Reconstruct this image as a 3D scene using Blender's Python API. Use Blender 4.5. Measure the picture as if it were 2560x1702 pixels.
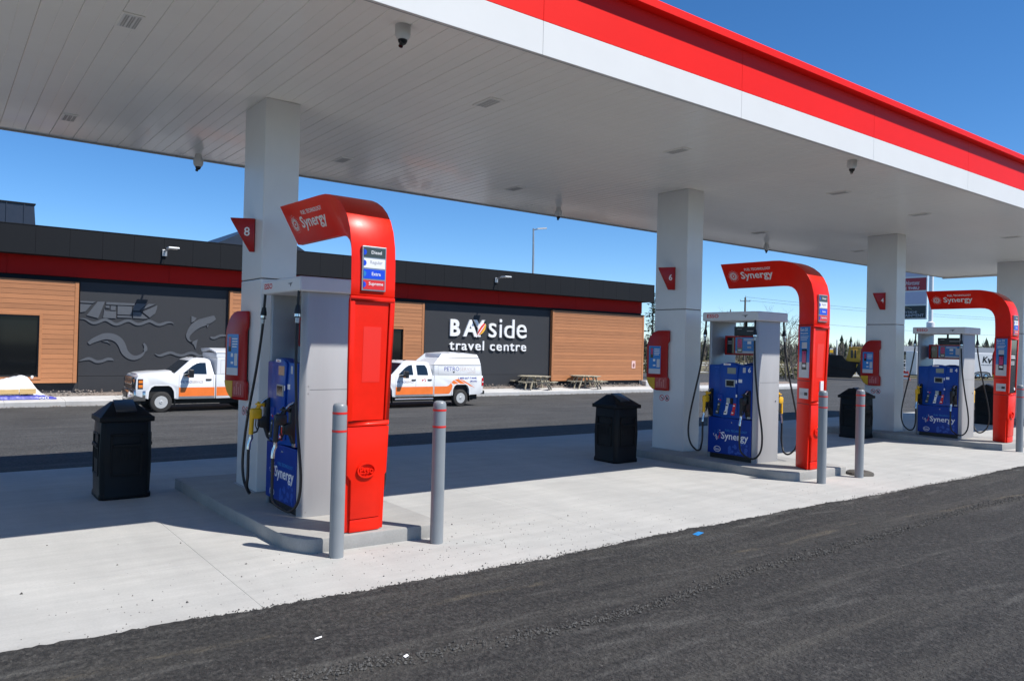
import bpy, bmesh, math, random
from mathutils import Vector, Matrix
R = random.Random(7)
S = bpy.context.scene
C = S.collection
for o in list(bpy.data.objects):
    bpy.data.objects.remove(o)

# ------------------------------------------------------------------ camera
yaw, pitch, roll, fpx = 0.6469, 0.0073, 0.0242, 1926.3
fwd = Vector((math.sin(yaw) * math.cos(pitch), math.cos(yaw) * math.cos(pitch), math.sin(pitch)))
r0 = Vector((math.cos(yaw), -math.sin(yaw), 0))
u0 = r0.cross(fwd)
rt = math.cos(roll) * r0 + math.sin(roll) * u0
up = -math.sin(roll) * r0 + math.cos(roll) * u0
cd = bpy.data.cameras.new('camera'); cam = bpy.data.objects.new('camera', cd); C.objects.link(cam)
m = Matrix((rt, up, -fwd)).transposed().to_4x4(); m.translation = (0, 0, 1.8)
cam.matrix_world = m
cd.sensor_width = 36; cd.lens = fpx / 2560 * 36; cd.clip_end = 3000; cd.clip_start = .05
S.camera = cam

# ------------------------------------------------------------------ light
sun_dir = Vector((-.375, .61, -1)).normalized()
el = math.asin(-sun_dir.z); az = math.atan2(-sun_dir.x, -sun_dir.y)
w = bpy.data.worlds.new('World'); S.world = w; w.use_nodes = True
nt = w.node_tree
sky = nt.nodes.new('ShaderNodeTexSky'); sky.sky_type = 'NISHITA'; sky.sun_disc = False
sky.sun_elevation = el; sky.sun_rotation = az; sky.altitude = 0
sky.air_density = .72; sky.dust_density = 0.0; sky.ozone_density = 5.0
bg = nt.nodes['Background']; bg.inputs[1].default_value = 0.128
hs = nt.nodes.new('ShaderNodeHueSaturation'); hs.inputs['Saturation'].default_value = 1.2
nt.links.new(sky.outputs[0], hs.inputs['Color']); nt.links.new(hs.outputs[0], bg.inputs[0])
ld = bpy.data.lights.new('sun', 'SUN'); ld.energy = 5.0; ld.angle = math.radians(.53); ld.color = (1, .955, .89)
sun = bpy.data.objects.new('sun', ld); C.objects.link(sun)
sun.rotation_euler = sun_dir.to_track_quat('-Z', 'Y').to_euler(); sun.location = (10, -14, 30)
S.view_settings.view_transform = 'Standard'; S.view_settings.look = 'None'
S.view_settings.exposure = 0.33; S.view_settings.gamma = 1
S.render.engine = 'CYCLES'
S.cycles.max_bounces = 8; S.cycles.diffuse_bounces = 5

# ------------------------------------------------------------------ materials
MATS = {}
def M(name, col, rough=.5, metal=0, var=0, vs=4, bump=0, bs=60, coat=0, spec=.5, trans=0, stretch=(1, 1, 1), ramp=None):
    mt = bpy.data.materials.new(name); mt.use_nodes = True
    n = mt.node_tree.nodes; l = mt.node_tree.links; p = n['Principled BSDF']
    p.inputs['Base Color'].default_value = (*col, 1); p.inputs['Roughness'].default_value = rough
    p.inputs['Metallic'].default_value = metal; p.inputs['Specular IOR Level'].default_value = spec
    p.inputs['Coat Weight'].default_value = coat; p.inputs['Coat Roughness'].default_value = .05
    if trans: p.inputs['Transmission Weight'].default_value = trans
    tc = n.new('ShaderNodeTexCoord'); mp = n.new('ShaderNodeMapping'); mp.inputs['Scale'].default_value = stretch
    l.new(tc.outputs['Object'], mp.inputs[0])
    if var:
        nz = n.new('ShaderNodeTexNoise'); nz.inputs['Scale'].default_value = vs; nz.inputs['Detail'].default_value = 6
        nz.inputs['Roughness'].default_value = .62
        l.new(mp.outputs[0], nz.inputs['Vector'])
        cr = n.new('ShaderNodeValToRGB')
        cr.color_ramp.elements[0].position = .3; cr.color_ramp.elements[1].position = .7
        cr.color_ramp.elements[0].color = (*[c * (1 - var) for c in col], 1)
        cr.color_ramp.elements[1].color = (*[min(1, c * (1 + var)) for c in col], 1)
        l.new(nz.outputs[0], cr.inputs[0]); l.new(cr.outputs[0], p.inputs['Base Color'])
        rr = n.new('ShaderNodeMapRange'); rr.inputs['To Min'].default_value = max(0, rough - .12 * (var > .04)); rr.inputs['To Max'].default_value = min(1, rough + .12 * (var > .04))
        l.new(nz.outputs[0], rr.inputs[0]); l.new(rr.outputs[0], p.inputs['Roughness'])
    if bump:
        nb = n.new('ShaderNodeTexNoise'); nb.inputs['Scale'].default_value = bs; nb.inputs['Detail'].default_value = 4
        l.new(mp.outputs[0], nb.inputs['Vector'])
        b = n.new('ShaderNodeBump'); b.inputs['Strength'].default_value = bump; b.inputs['Distance'].default_value = .01
        l.new(nb.outputs[0], b.inputs['Height']); l.new(b.outputs[0], p.inputs['Normal'])
    MATS[name] = mt
    return mt

class NB:                                     # tiny node helper
    def __init__(s, name):
        s.mt = bpy.data.materials.new(name); s.mt.use_nodes = True; s.n = s.mt.node_tree.nodes; s.l = s.mt.node_tree.links
        s.p = s.n['Principled BSDF']; MATS[name] = s.mt
        s.tc = s.n.new('ShaderNodeNewGeometry').outputs['Position']
    def vec(s, sc, rot=0):
        a = s.n.new('ShaderNodeMapping'); a.inputs['Scale'].default_value = sc; a.inputs['Rotation'].default_value = (0, 0, rot)
        s.l.new(s.tc, a.inputs[0]); return a.outputs[0]
    def noise(s, scale, sc=(1, 1, 1), det=5, rough=.6, rot=0, dist=0):
        a = s.n.new('ShaderNodeTexNoise'); a.inputs['Scale'].default_value = scale; a.inputs['Detail'].default_value = det
        a.inputs['Roughness'].default_value = rough; a.inputs['Distortion'].default_value = dist
        s.l.new(s.vec(sc, rot), a.inputs['Vector']); return a.outputs[0]
    def voro(s, scale, out='Color'):
        a = s.n.new('ShaderNodeTexVoronoi'); a.inputs['Scale'].default_value = scale
        s.l.new(s.vec((1, 1, 1)), a.inputs['Vector']); return a.outputs[out]
    def ramp(s, src, stops):
        a = s.n.new('ShaderNodeValToRGB'); e = a.color_ramp.elements
        while len(e) < len(stops): e.new(.5)
        for q, (pos, c) in zip(e, stops):
            q.position = pos; q.color = (*c, 1) if hasattr(c, '__len__') else (c, c, c, 1)
        s.l.new(src, a.inputs[0]); return a.outputs[0]
    def mix(s, fac, a, b, mode='MIX'):
        x = s.n.new('ShaderNodeMix'); x.data_type = 'RGBA'; x.blend_type = mode
        for sock, v in ((x.inputs[0], fac), (x.inputs[6], a), (x.inputs[7], b)):
            if isinstance(v, (int, float)): sock.default_value = v
            elif isinstance(v, tuple): sock.default_value = (*v, 1)
            else: s.l.new(v, sock)
        return x.outputs[2]
    def bump(s, h, st, dist=.01, prev=None):
        b = s.n.new('ShaderNodeBump'); b.inputs['Strength'].default_value = st; b.inputs['Distance'].default_value = dist
        s.l.new(h, b.inputs['Height'])
        if prev: s.l.new(prev, b.inputs['Normal'])
        return b.outputs[0]
    def out(s, col, rough, nor=None):
        s.l.new(col, s.p.inputs['Base Color'])
        if isinstance(rough, (int, float)): s.p.inputs['Roughness'].default_value = rough
        else: s.l.new(rough, s.p.inputs['Roughness'])
        if nor: s.l.new(nor, s.p.inputs['Normal'])
        return s.mt

def asphalt(name, dark, light, dust, dmul, bands=()):
    b = NB(name)
    mid_ = tuple((a + c) / 2 for a, c in zip(dark, light))
    sp = b.ramp(b.voro(150), [(0, dark), (.5, mid_), (.9, light), (1, tuple(c * 2.6 for c in light))])
    sp = b.mix(.6, sp, b.ramp(b.voro(46), [(0, tuple(c * .7 for c in dark)), (.6, mid_), (.92, light), (1, tuple(c * 2.4 for c in light))]))
    c = b.mix(1, sp, b.ramp(b.noise(.55, det=7), [(.32, .74), (.68, 1.2)]), 'MULTIPLY')
    c = b.mix(1, c, b.ramp(b.noise(26, det=5, rough=.75), [(.40, .42), (.62, 1.55)]), 'MULTIPLY')
    st = b.ramp(b.noise(1.0, (.16, 2.1, 1), det=9, rough=.72, rot=-.04, dist=.35), [(.47, 0), (.58, .3 * dmul), (.70, 1 * dmul)])
    c = b.mix(st, c, dust)
    mid = b.ramp(b.noise(9, det=6, rough=.7), [(.35, .8), (.7, 1.18)])
    c = b.mix(1, c, mid, 'MULTIPLY')
    if bands:
        sep = b.n.new('ShaderNodeSeparateXYZ'); b.l.new(b.tc, sep.inputs[0])
        def mth(op, a, c_):
            q = b.n.new('ShaderNodeMath'); q.operation = op
            for s_, v in zip(q.inputs, (a, c_)):
                if isinstance(v, (int, float)): s_.default_value = v
                else: b.l.new(v, s_)
            return q.outputs[0]
        wob = mth('MULTIPLY', mth('SUBTRACT', b.noise(.35, det=2), .5), .5)
        fine = mth('MULTIPLY', mth('SUBTRACT', b.noise(14, det=5, rough=.8), .5), .10)
        for (y0, slope, wd, col, amt, brk) in bands:
            yy = mth('ADD', mth('ADD', sep.outputs[1], mth('MULTIPLY', sep.outputs[0], slope)), mth('ADD', wob, fine))
            d = mth('ABSOLUTE', mth('SUBTRACT', yy, y0), 0)
            f = b.n.new('ShaderNodeMapRange'); f.inputs['From Min'].default_value = wd; f.inputs['From Max'].default_value = wd * .15; b.l.new(d, f.inputs[0])
            g_ = b.ramp(b.noise(brk, (.35, 1.5, 1), det=7, rough=.75), [(.49, 0), (.66, amt)])
            c = b.mix(mth('MULTIPLY', f.outputs[0], g_), c, col)
    nr = b.bump(b.noise(210, det=3), .5, .006)
    nr = b.bump(b.voro(120, 'Distance'), .6, .01, nr)
    nr = b.bump(b.voro(42, 'Distance'), .5, .02, nr)
    nr = b.bump(b.noise(7, det=6, rough=.7), .4, .03, nr)
    return b.out(c, .9, nr)
DUST, OCHRE = (.125, .122, .112), (.15, .125, .085)
A_ROAD = asphalt('asphalt road', (.0150, .0142, .0132), (.047, .0445, .041), (.10, .094, .08), .7,
                 ((4.97, .0, .07, DUST, .75, 4), (4.88, .01, .05, DUST, .5, 3), (4.70, .055, .05, OCHRE, .7, 2.2), (4.50, .05, .05, DUST, .5, 2.5), (4.02, .01, .14, DUST, .4, 3), (3.45, .02, .07, DUST, .55, 1.3), (3.0, -.02, .07, DUST, .6, .9), (2.3, .0, .06, DUST, .7, .8), (3.9, .17, .07, DUST, .6, 1.0), (4.6, .30, .08, DUST, .6, .8)))
A_LOT = asphalt('asphalt lot', (.042, .042, .041), (.082, .081, .079), (.13, .126, .117), .6)  # paler than the road: grazing-view sheen put into the colour
def concrete(name, base, warm):
    b = NB(name)
    a = b.noise(.9, det=8, rough=.62)
    c = b.mix(b.ramp(a, [(.35, 0), (.7, 1)]), base, warm)
    c = b.mix(1, c, b.ramp(b.noise(2.2, (.5, 3.2, 1), det=7, rough=.7), [(.33, .91), (.66, 1.05)]), 'MULTIPLY')
    c = b.mix(1, c, b.ramp(b.noise(.7, (3.4, .5, 1), det=6, rough=.65), [(.35, .93), (.65, 1.03)]), 'MULTIPLY')
    c = b.mix(1, c, b.ramp(b.noise(60, det=3), [(.3, .94), (.7, 1.05)]), 'MULTIPLY')
    c = b.mix(b.ramp(b.noise(.45, det=7, rough=.72), [(.66, 0), (.78, .35)]), c, (.28, .235, .165))
    c = b.mix(b.ramp(b.noise(3.1, det=8, rough=.8), [(.68, 0), (.76, .5)]), c, (.20, .19, .18))
    nr = b.bump(b.noise(130, det=3), .25, .004)
    nr = b.bump(b.noise(30, (.4, 3, 1), det=4), .15, .004, nr)
    return b.out(c, .82, nr)
CONC = concrete('broom finished concrete', (.385, .383, .368), (.445, .44, .418))
CONC2 = concrete('walk concrete', (.50, .495, .475), (.57, .56, .54))
KERB = concrete('kerb concrete', (.29, .286, .272), (.355, .348, .33))
def gravel_mat():
    b = NB('gravel')
    c = b.ramp(b.voro(22), [(0, (.10, .09, .08)), (.5, (.21, .18, .155)), (1, (.42, .39, .36))])
    c = b.mix(b.ramp(b.noise(.8), [(.4, 0), (.6, .6)]), c, (.24, .17, .13))
    return b.out(c, .95, b.bump(b.voro(22, 'Distance'), .8, .03))
GRAVEL = gravel_mat()
def grass_mat():
    b = NB('dry grass')
    c = b.ramp(b.noise(.35, det=9, rough=.75), [(.3, (.06, .065, .03)), (.5, (.15, .13, .07)), (.7, (.26, .22, .13))])
    return b.out(c, .95, b.bump(b.noise(5, det=6), .8, .1))
GRASS = grass_mat()

WHITE = M('white fascia paint', (.71, .71, .69), .5, var=.02, vs=1.5, spec=.25)
SOFFIT = M('soffit white enamel', (.90, .89, .835), .26, var=.04, vs=.7, coat=.15, bump=.12, bs=1.6)
COLW = M('column white enamel', (.66, .67, .67), .38, var=.03, vs=2, coat=.15)
RED = M('red fascia', (.86, .012, .006), .5, var=.03, vs=1, spec=.18)
REDG = M('red gloss paint', (.80, .015, .003), .34, coat=.03, var=.05, vs=6, spec=.24)
REDU = M('red plastic', (.36, .005, .004), .36, coat=.06, var=.04, spec=.35)
DKRED = M('building red panel', (.40, .010, .008), .7, spec=.15, var=.05)
CHAR = M('charcoal fascia metal', (.006, .0072, .0095), .7, spec=.25, var=.1, vs=1.2)
WALL = M('charcoal wall panel', (.022, .024, .029), .7, var=.06, vs=2, bump=.12, bs=120)
RELIEF = M('grey mural paint', (.072, .080, .094), .65, var=.06)
NAVY = M('roof metal', (.018, .026, .045), .4, var=.1)
def wood_mat():
    mt = M('fibre board cladding', (.40, .165, .066), .6, var=.16, vs=5, bump=.2, bs=40, stretch=(.25, 1, 9))
    n = mt.node_tree.nodes; l = mt.node_tree.links; p = n['Principled BSDF']
    oi = n.new('ShaderNodeObjectInfo'); rr = n.new('ShaderNodeMapRange'); rr.inputs['To Min'].default_value = .86; rr.inputs['To Max'].default_value = 1.1
    l.new(oi.outputs['Random'], rr.inputs[0])
    src = p.inputs['Base Color'].links[0].from_socket
    x = n.new('ShaderNodeMix'); x.data_type = 'RGBA'; x.blend_type = 'MULTIPLY'; x.inputs[0].default_value = 1
    l.new(src, x.inputs[6]); l.new(rr.outputs[0], x.inputs[7]); l.new(x.outputs[2], p.inputs['Base Color'])
    return mt
BROWN = wood_mat()
GLASS = M('dark window glass', (.006, .007, .008), .06, spec=.22)
FRAME = M('black window frame', (.014, .014, .015), .45)
STEEL = M('brushed grey steel', (.42, .425, .43), .5, metal=.2, var=.06, vs=3, stretch=(1, 1, .15))
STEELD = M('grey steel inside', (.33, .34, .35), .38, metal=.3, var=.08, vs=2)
PUMPW = M('pump header white', (.62, .63, .64), .4, var=.03)
BLUE = M('blue plastic', (.003, .052, .31), .36, coat=.05, var=.08, vs=5, spec=.3)
BLUED = M('blue door print', (.002, .034, .27), .34, coat=.06, var=.06, vs=3, spec=.3)
BLUEL = M('light blue print', (.012, .08, .42), .35)
CYAN = M('cyan print', (.02, .20, .50), .4)
ADBLUE = M('advert blue', (.02, .20, .56), .3, var=.06)
ADPINK = M('advert pink', (.50, .04, .16), .3, var=.3, vs=14)
ADGREY = M('advert pale grey', (.55, .56, .60), .35, var=.04)
WPRINT = M('white print', (.80, .80, .80), .45)
GPRINT = M('grey white print', (.80, .78, .74), .5)
PALE = M('pale grey print', (.45, .46, .50), .5)
RPRINT = M('red print', (.58, .008, .008), .5, spec=.2)
BLK = M('black plastic', (.008, .008, .009), .42, var=.2, vs=8)
BLKG = M('black screen', (.010, .012, .014), .08)
BIN = M('black bin plastic', (.0045, .0045, .005), .5, var=.15, vs=5, bump=.05, bs=90, spec=.22)
BINP = M('bin flap', (.03, .034, .042), .3, var=.1)
RUB = M('hose rubber', (.012, .012, .012), .5, var=.15)
TYRE = M('tyre rubber', (.028, .027, .026), .8, var=.2, vs=12, bump=.2, bs=60)
CHROME = M('polished metal', (.62, .62, .62), .16, metal=1, var=.03)
ALU = M('dull aluminium', (.42, .42, .41), .35, metal=.8, var=.08)
YEL = M('yellow vinyl', (.75, .42, .008), .4, var=.05)
YELP = M('yellow plastic', (.62, .36, .012), .35, var=.05)
BOLL = M('grey bollard sleeve', (.22, .24, .255), .36, var=.06, vs=3, bump=.06, bs=20)
BTAPE = M('bollard red tape', (.66, .025, .02), .35)
TRUCKW = M('white vehicle paint', (.78, .79, .80), .28, coat=.5, var=.02)
VGLASS = M('vehicle glass', (.010, .018, .028), .05, spec=.7)
ORANGE = M('orange stripe vinyl', (.85, .19, .03), .4, var=.08, vs=3)
ORANGEL = M('amber lens', (.75, .20, .02), .2)
REDL = M('red lens', (.55, .01, .02), .15)
DARKU = M('dark underbody', (.012, .012, .012), .7)
BLUEPR = M('blue lettering', (.04, .045, .30), .5)
TAN = M('tan lettering', (.60, .50, .46), .5)
PWOOD = M('weathered pine', (.36, .32, .235), .75, var=.2, vs=6, stretch=(1, 6, 6), bump=.2, bs=30)
TARP = M('white plastic sheet', (.80, .82, .84), .35, var=.06, vs=5, bump=.7, bs=9)
PLY = M('plywood', (.58, .40, .17), .6, var=.14, vs=6, stretch=(.4, 1, 4))
BTARP = M('blue tarpaulin', (.05, .06, .34), .4, var=.2, vs=6, bump=.5, bs=14)
GREYM = M('galvanised steel', (.38, .39, .40), .4, metal=.6, var=.08)
LEDW = M('lamp lens', (.75, .76, .74), .25)
DOMEW = M('camera housing white', (.60, .60, .59), .4)
SLOT = M('light slot grey', (.40, .40, .385), .5)
STONE = M('loose stone', (.066, .064, .060), .85, var=.8, vs=40)
BARK = M('grey bark', (.13, .11, .09), .9, var=.3, vs=8, bump=.4, bs=20)
def leaf_mat(name, a, b_, sc=1.2):
    b = NB(name)
    return b.out(b.ramp(b.noise(sc, det=6, rough=.75), [(.32, a), (.68, b_)]), .85)
NEEDLE = leaf_mat('spruce needles', (.018, .03, .016), (.06, .075, .035))
TWIG = leaf_mat('bare twigs', (.11, .095, .08), (.22, .19, .165), .5)
OLIVE = leaf_mat('olive scrub', (.07, .07, .03), (.20, .18, .08), .8)
DIRTY = M('dark earthmover paint', (.020, .014, .010), .7, var=.5, vs=2)
MYEL = M('earthmover yellow', (.62, .34, .03), .5, var=.1)
SIGNLAV = M('blank sign face', (.52, .52, .66), .4, var=.03)
SIGNRED = M('sign red', (.40, .02, .04), .4)
SIGNBLK = M('sign black', (.015, .02, .024), .35)
SHEDR = M('shed roof', (.15, .17, .185), .6, var=.1)
SHEDW = M('shed wall', (.035, .04, .045), .6, var=.2)
ORP = M('orange plastic', (.7, .1, .02), .4)

# ------------------------------------------------------------------ mesh builder
FONT = {}
def text_geo(body, bold=0.0, res=2):
    key = (body, bold, res)
    if key in FONT: return FONT[key]
    cu = bpy.data.curves.new('t', 'FONT'); cu.body = body; cu.size = 1; cu.offset = bold; cu.resolution_u = res
    ob = bpy.data.objects.new('t', cu); C.objects.link(ob)
    dg = bpy.context.evaluated_depsgraph_get()
    me = bpy.data.meshes.new_from_object(ob.evaluated_get(dg))
    bpy.data.objects.remove(ob); bpy.data.curves.remove(cu)
    bm = bmesh.new(); bm.from_mesh(me); bpy.data.meshes.remove(me)
    bmesh.ops.remove_doubles(bm, verts=bm.verts, dist=1e-4)
    bmesh.ops.dissolve_limit(bm, angle_limit=.01, verts=bm.verts, edges=bm.edges)
    bm.verts.ensure_lookup_table()
    vs = [(v.co.x, v.co.y) for v in bm.verts]; fs = [[v.index for v in f.verts] for f in bm.faces]
    be = [(e.verts[0].index, e.verts[1].index) for e in bm.edges if len(e.link_faces) == 1]
    # order boundary edge by face winding
    bd = []
    for f in bm.faces:
        for lp in f.loops:
            if len(lp.edge.link_faces) == 1: bd.append((lp.vert.index, lp.link_loop_next.vert.index))
    bm.free()
    FONT[key] = (vs, fs, bd); return FONT[key]

def worigin(p):
    v = Vector((0, 0, 0))
    while p is not None:
        v += p.location; p = p.parent
    return v

class MB:
    def __init__(s, T=None): s.v = []; s.f = []; s.mi = []; s.mats = []; s.T = T; s.cur = 0
    def mat(s, mt):
        if mt not in s.mats: s.mats.append(mt)
        s.cur = s.mats.index(mt); return s
    def add(s, vs, fs):
        o = len(s.v)
        s.v += [tuple(s.T(*p)) if s.T else tuple(p) for p in vs]
        for f in fs: s.f.append([i + o for i in f]); s.mi.append(s.cur)
        return s
    def box(s, x0, x1, y0, y1, z0, z1, bev=0):
        if x0 > x1: x0, x1 = x1, x0
        if y0 > y1: y0, y1 = y1, y0
        if z0 > z1: z0, z1 = z1, z0
        vs = [(x0, y0, z0), (x1, y0, z0), (x1, y1, z0), (x0, y1, z0), (x0, y0, z1), (x1, y0, z1), (x1, y1, z1), (x0, y1, z1)]
        fs = [(3, 2, 1, 0), (4, 5, 6, 7), (0, 1, 5, 4), (1, 2, 6, 5), (2, 3, 7, 6), (3, 0, 4, 7)]
        if bev:
            bm = bmesh.new(); bv = [bm.verts.new(p) for p in vs]
            for f in fs: bm.faces.new([bv[i] for i in f])
            bmesh.ops.bevel(bm, geom=bm.edges[:], offset=bev, segments=2, affect='EDGES', profile=.5)
            bm.verts.index_update()
            vs = [v.co[:] for v in bm.verts]; fs = [[v.index for v in f.verts] for f in bm.faces]; bm.free()
        return s.add(vs, fs)
    def prism(s, pts, ax, a0, a1):
        n = len(pts)
        ar = sum(pts[i][0] * pts[(i + 1) % n][1] - pts[(i + 1) % n][0] * pts[i][1] for i in range(n))
        if ar < 0: pts = pts[::-1]
        if a0 > a1: a0, a1 = a1, a0
        if ax == 'x': g = lambda p, a: (a, p[0], p[1])
        elif ax == 'y': g = lambda p, a: (p[0], a, p[1])
        else: g = lambda p, a: (p[0], p[1], a)
        vs = [g(p, a0) for p in pts] + [g(p, a1) for p in pts]
        fl = ax == 'y'
        lo = list(range(n)); hi = list(range(n, 2 * n))
        fs = [lo[::-1] if not fl else lo, hi if not fl else hi[::-1]]
        for i in range(n):
            j = (i + 1) % n
            fs.append([i, j, n + j, n + i] if not fl else [j, i, n + i, n + j])
        return s.add(vs, fs)
    def cyl(s, p0, p1, r, r1=None, n=14, caps=True):
        return s.tube([p0, p1], [r, r if r1 is None else r1], n, caps)
    def tube(s, path, r, n=8, caps=True):
        P = [Vector(p) for p in path]; rs = r if hasattr(r, '__len__') else [r] * len(P)
        vs = []; fs = []; prev = None
        for i, p in enumerate(P):
            d = (P[min(i + 1, len(P) - 1)] - P[max(i - 1, 0)]).normalized()
            if prev is None: a = d.orthogonal().normalized()
            else:
                a = prev - d * prev.dot(d); a.normalize()
            prev = a; b = d.cross(a)
            for k in range(n):
                t = 2 * math.pi * k / n
                vs.append(tuple(p + (a * math.cos(t) + b * math.sin(t)) * rs[i]))
        for i in range(len(P) - 1):
            for k in range(n):
                a0 = i * n + k; a1 = i * n + (k + 1) % n
                fs.append([a0, a1, a1 + n, a0 + n])
        if caps:
            fs.append(list(range(n))[::-1]); fs.append(list(range((len(P) - 1) * n, len(P) * n)))
        return s.add(vs, fs)
    def lathe(s, c, prof, n=20, ax='z'):
        vs = []; fs = []; c = Vector(c)
        for (r, h) in prof:
            for k in range(n):
                t = 2 * math.pi * k / n
                a, b = r * math.cos(t), r * math.sin(t)
                q = (a, b, h) if ax == 'z' else ((a, h, b) if ax == 'y' else (h, a, b))
                vs.append(tuple(c + Vector(q)))
        for i in range(len(prof) - 1):
            for k in range(n):
                q = [i * n + k, i * n + (k + 1) % n, (i + 1) * n + (k + 1) % n, (i + 1) * n + k]
                fs.append(q if ax != 'y' else q[::-1])
        lo = list(range(n)); hi = list(range((len(prof) - 1) * n, len(prof) * n))
        fs.append(lo[::-1] if ax != 'y' else lo); fs.append(hi if ax != 'y' else hi[::-1])
        return s.add(vs, fs)
    def text(s, body, org, right=(1, 0, 0), upv=(0, 0, 1), wid=None, hgt=None, dep=.002, bold=.012, align='l', res=2, shear=0):
        vs, fs, bd = text_geo(body, bold, res)
        x0 = min(p[0] for p in vs); x1 = max(p[0] for p in vs); y0 = min(p[1] for p in vs); y1 = max(p[1] for p in vs)
        if wid is None: k = hgt / (y1 - y0); kx = ky = k
        else:
            kx = wid / (x1 - x0); ky = hgt / (y1 - y0) if hgt else kx
        rv, uv = Vector(right), Vector(upv); nv = rv.cross(uv); o = Vector(org)
        off = {'l': 0, 'c': -(x1 - x0) / 2, 'r': -(x1 - x0)}[align]
        P = [(o + rv * (((x - x0) + off) * kx + shear * (y - y0) * ky) + uv * ((y - y0) * ky)) for x, y in vs]
        n = len(P)
        V = [tuple(p + nv * dep) for p in P] + [tuple(p) for p in P]
        F = [list(f) for f in fs] + [[b, a, a + n, b + n] for a, b in bd]
        return s.add(V, F)
    def build(s, name, mt=None, parent=None, smooth=None, bev=0, kind=None):
        me = bpy.data.meshes.new(name)
        o = worigin(parent) if parent is not None else Vector((0, 0, 0))
        me.from_pydata([(a - o.x, b - o.y, c - o.z) for a, b, c in s.v], [], s.f)
        mats = [mt] if mt is not None else s.mats
        for q in mats: me.materials.append(q)
        if mt is None: me.polygons.foreach_set('material_index', s.mi)
        if bev:
            bm = bmesh.new(); bm.from_mesh(me)
            bmesh.ops.remove_doubles(bm, verts=bm.verts, dist=1e-5)
            bm.normal_update()
            eg = [e for e in bm.edges if len(e.link_faces) == 2 and e.calc_face_angle(0) > .5]
            bmesh.ops.bevel(bm, geom=eg, offset=bev, segments=2, affect='EDGES', profile=.5, clamp_overlap=True)
            bm.to_mesh(me); bm.free()
            if smooth is None: smooth = 40
        if smooth:
            me.polygons.foreach_set('use_smooth', [True] * len(me.polygons))
            me.set_sharp_from_angle(angle=math.radians(smooth))
        me.update()
        ob = bpy.data.objects.new(name, me); C.objects.link(ob)
        if parent is not None: ob.parent = parent
        if kind: ob['kind'] = kind
        return ob

def tag(o, label, cat, group=None):
    o['label'] = label; o['category'] = cat
    if group: o['group'] = group
    return o
def thing(name, label, cat, loc=(0, 0, 0), group=None):
    o = bpy.data.objects.new(name, None); C.objects.link(o); o.location = loc; o.empty_display_size = .2
    return tag(o, label, cat, group)
def copy_tree(o, parent=None):
    c = o.copy(); C.objects.link(c)
    if parent is not None: c.parent = parent
    for ch in list(o.children): copy_tree(ch, c)
    return c
def struct(mb, name, mt=None, **k): return mb.build(name, mt, kind='structure', **k)

def gz(y):                                   # the yard falls gently towards the store
    return 0 if y < 10.5 else (-.75 if y > 27 else -.75 * (y - 10.5) / 16.5)

# ------------------------------------------------------------------ ground
g = MB(); ys = [5.0, 10.5, 27, 31.8, 60, 110, 900]
vs = []; fs = []
for i, y in enumerate(ys):
    for x in (-300, 60, 900): vs.append((x, y, gz(y) - .012))
for i in range(len(ys) - 1):
    for j in range(2): a = i * 3 + j; fs.append((a, a + 1, a + 4, a + 3))
g.add(vs, fs); struct(g, 'asphalt_lot', A_LOT)
g = MB(); g.add([(-300, -120, -.010), (900, -120, -.010), (900, 5.02, -.010), (-300, 5.02, -.010)], [(0, 1, 2, 3)])
struct(g, 'asphalt_road', A_ROAD)
# ragged strip of rolled asphalt lapping over the slab edge
xs = [-6 + i * .035 for i in range(1100)]
g = MB(); vs = []; fs = []
ph = [R.uniform(0, 6) for _ in range(4)]
for i, x in enumerate(xs):
    e = 5.075 + .03 * math.sin(x * .8 + ph[0]) + .018 * math.sin(x * 2.3 + ph[1]) + .012 * math.sin(x * 7.7 + ph[2]) + R.uniform(-.018, .018)
    e += .06 * max(0, 1 - abs(x - 1.2) / 2.2) * 1.6
    for (y, z) in ((4.5, -.0125), (4.85, -.004 + R.uniform(0, .006)), (e - .05, .008 + R.uniform(0, .012)), (e, .0055)): vs.append((x, y, z))
for i in range(len(xs) - 1):
    for j in range(3): a = i * 4 + j; fs.append((a, a + 4, a + 5, a + 1))
g.add(vs, fs); struct(g, 'asphalt_edge', A_ROAD, smooth=60)
# concrete pad of separate slabs
pad = bpy.data.objects.new('concrete_pad', None); C.objects.link(pad); pad['kind'] = 'structure'
xj = [-13.5, -10, -6.5, -2.4] + [1.835 + 3.516 * i for i in range(12)]
yj = [5.0, 6.42, 8.45, 10.5, 12.6]
for i in range(len(xj) - 1):
    for j in range(len(yj) - 1):
        x0, x1, y0, y1 = xj[i] + .0003, xj[i + 1] - .0003, yj[j] + .0003, yj[j + 1] - .0003
        b = MB(); e = .002
        zt = lambda y: gz(y)
        V = [(x0, y0, zt(y0) - .02), (x1, y0, zt(y0) - .02), (x1, y1, zt(y1) - .02), (x0, y1, zt(y1) - .02),
             (x0, y0, zt(y0) - e), (x1, y0, zt(y0) - e), (x1, y1, zt(y1) - e), (x0, y1, zt(y1) - e),
             (x0 + e, y0 + e, zt(y0)), (x1 - e, y0 + e, zt(y0)), (x1 - e, y1 - e, zt(y1)), (x0 + e, y1 - e, zt(y1))]
        F = [(8, 9, 10, 11)]
        for k in range(4):
            q = (k + 1) % 4; F += [(k, q, q + 4, k + 4), (k + 4, q + 4, q + 8, k + 8)]
        b.add(V, F); b.build('slab', CONC, pad)
g = MB(); g.add([(xj[0], 5.02, -.0045), (xj[-1], 5.02, -.0045), (xj[-1], 10.5, -.0045), (xj[0], 10.5, -.0045), (xj[-1], 12.6, gz(12.6) - .0045), (xj[0], 12.6, gz(12.6) - .0045)], [(0, 1, 2, 3), (3, 2, 4, 5)]); struct(g, 'pad_bed', CONC)
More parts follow.
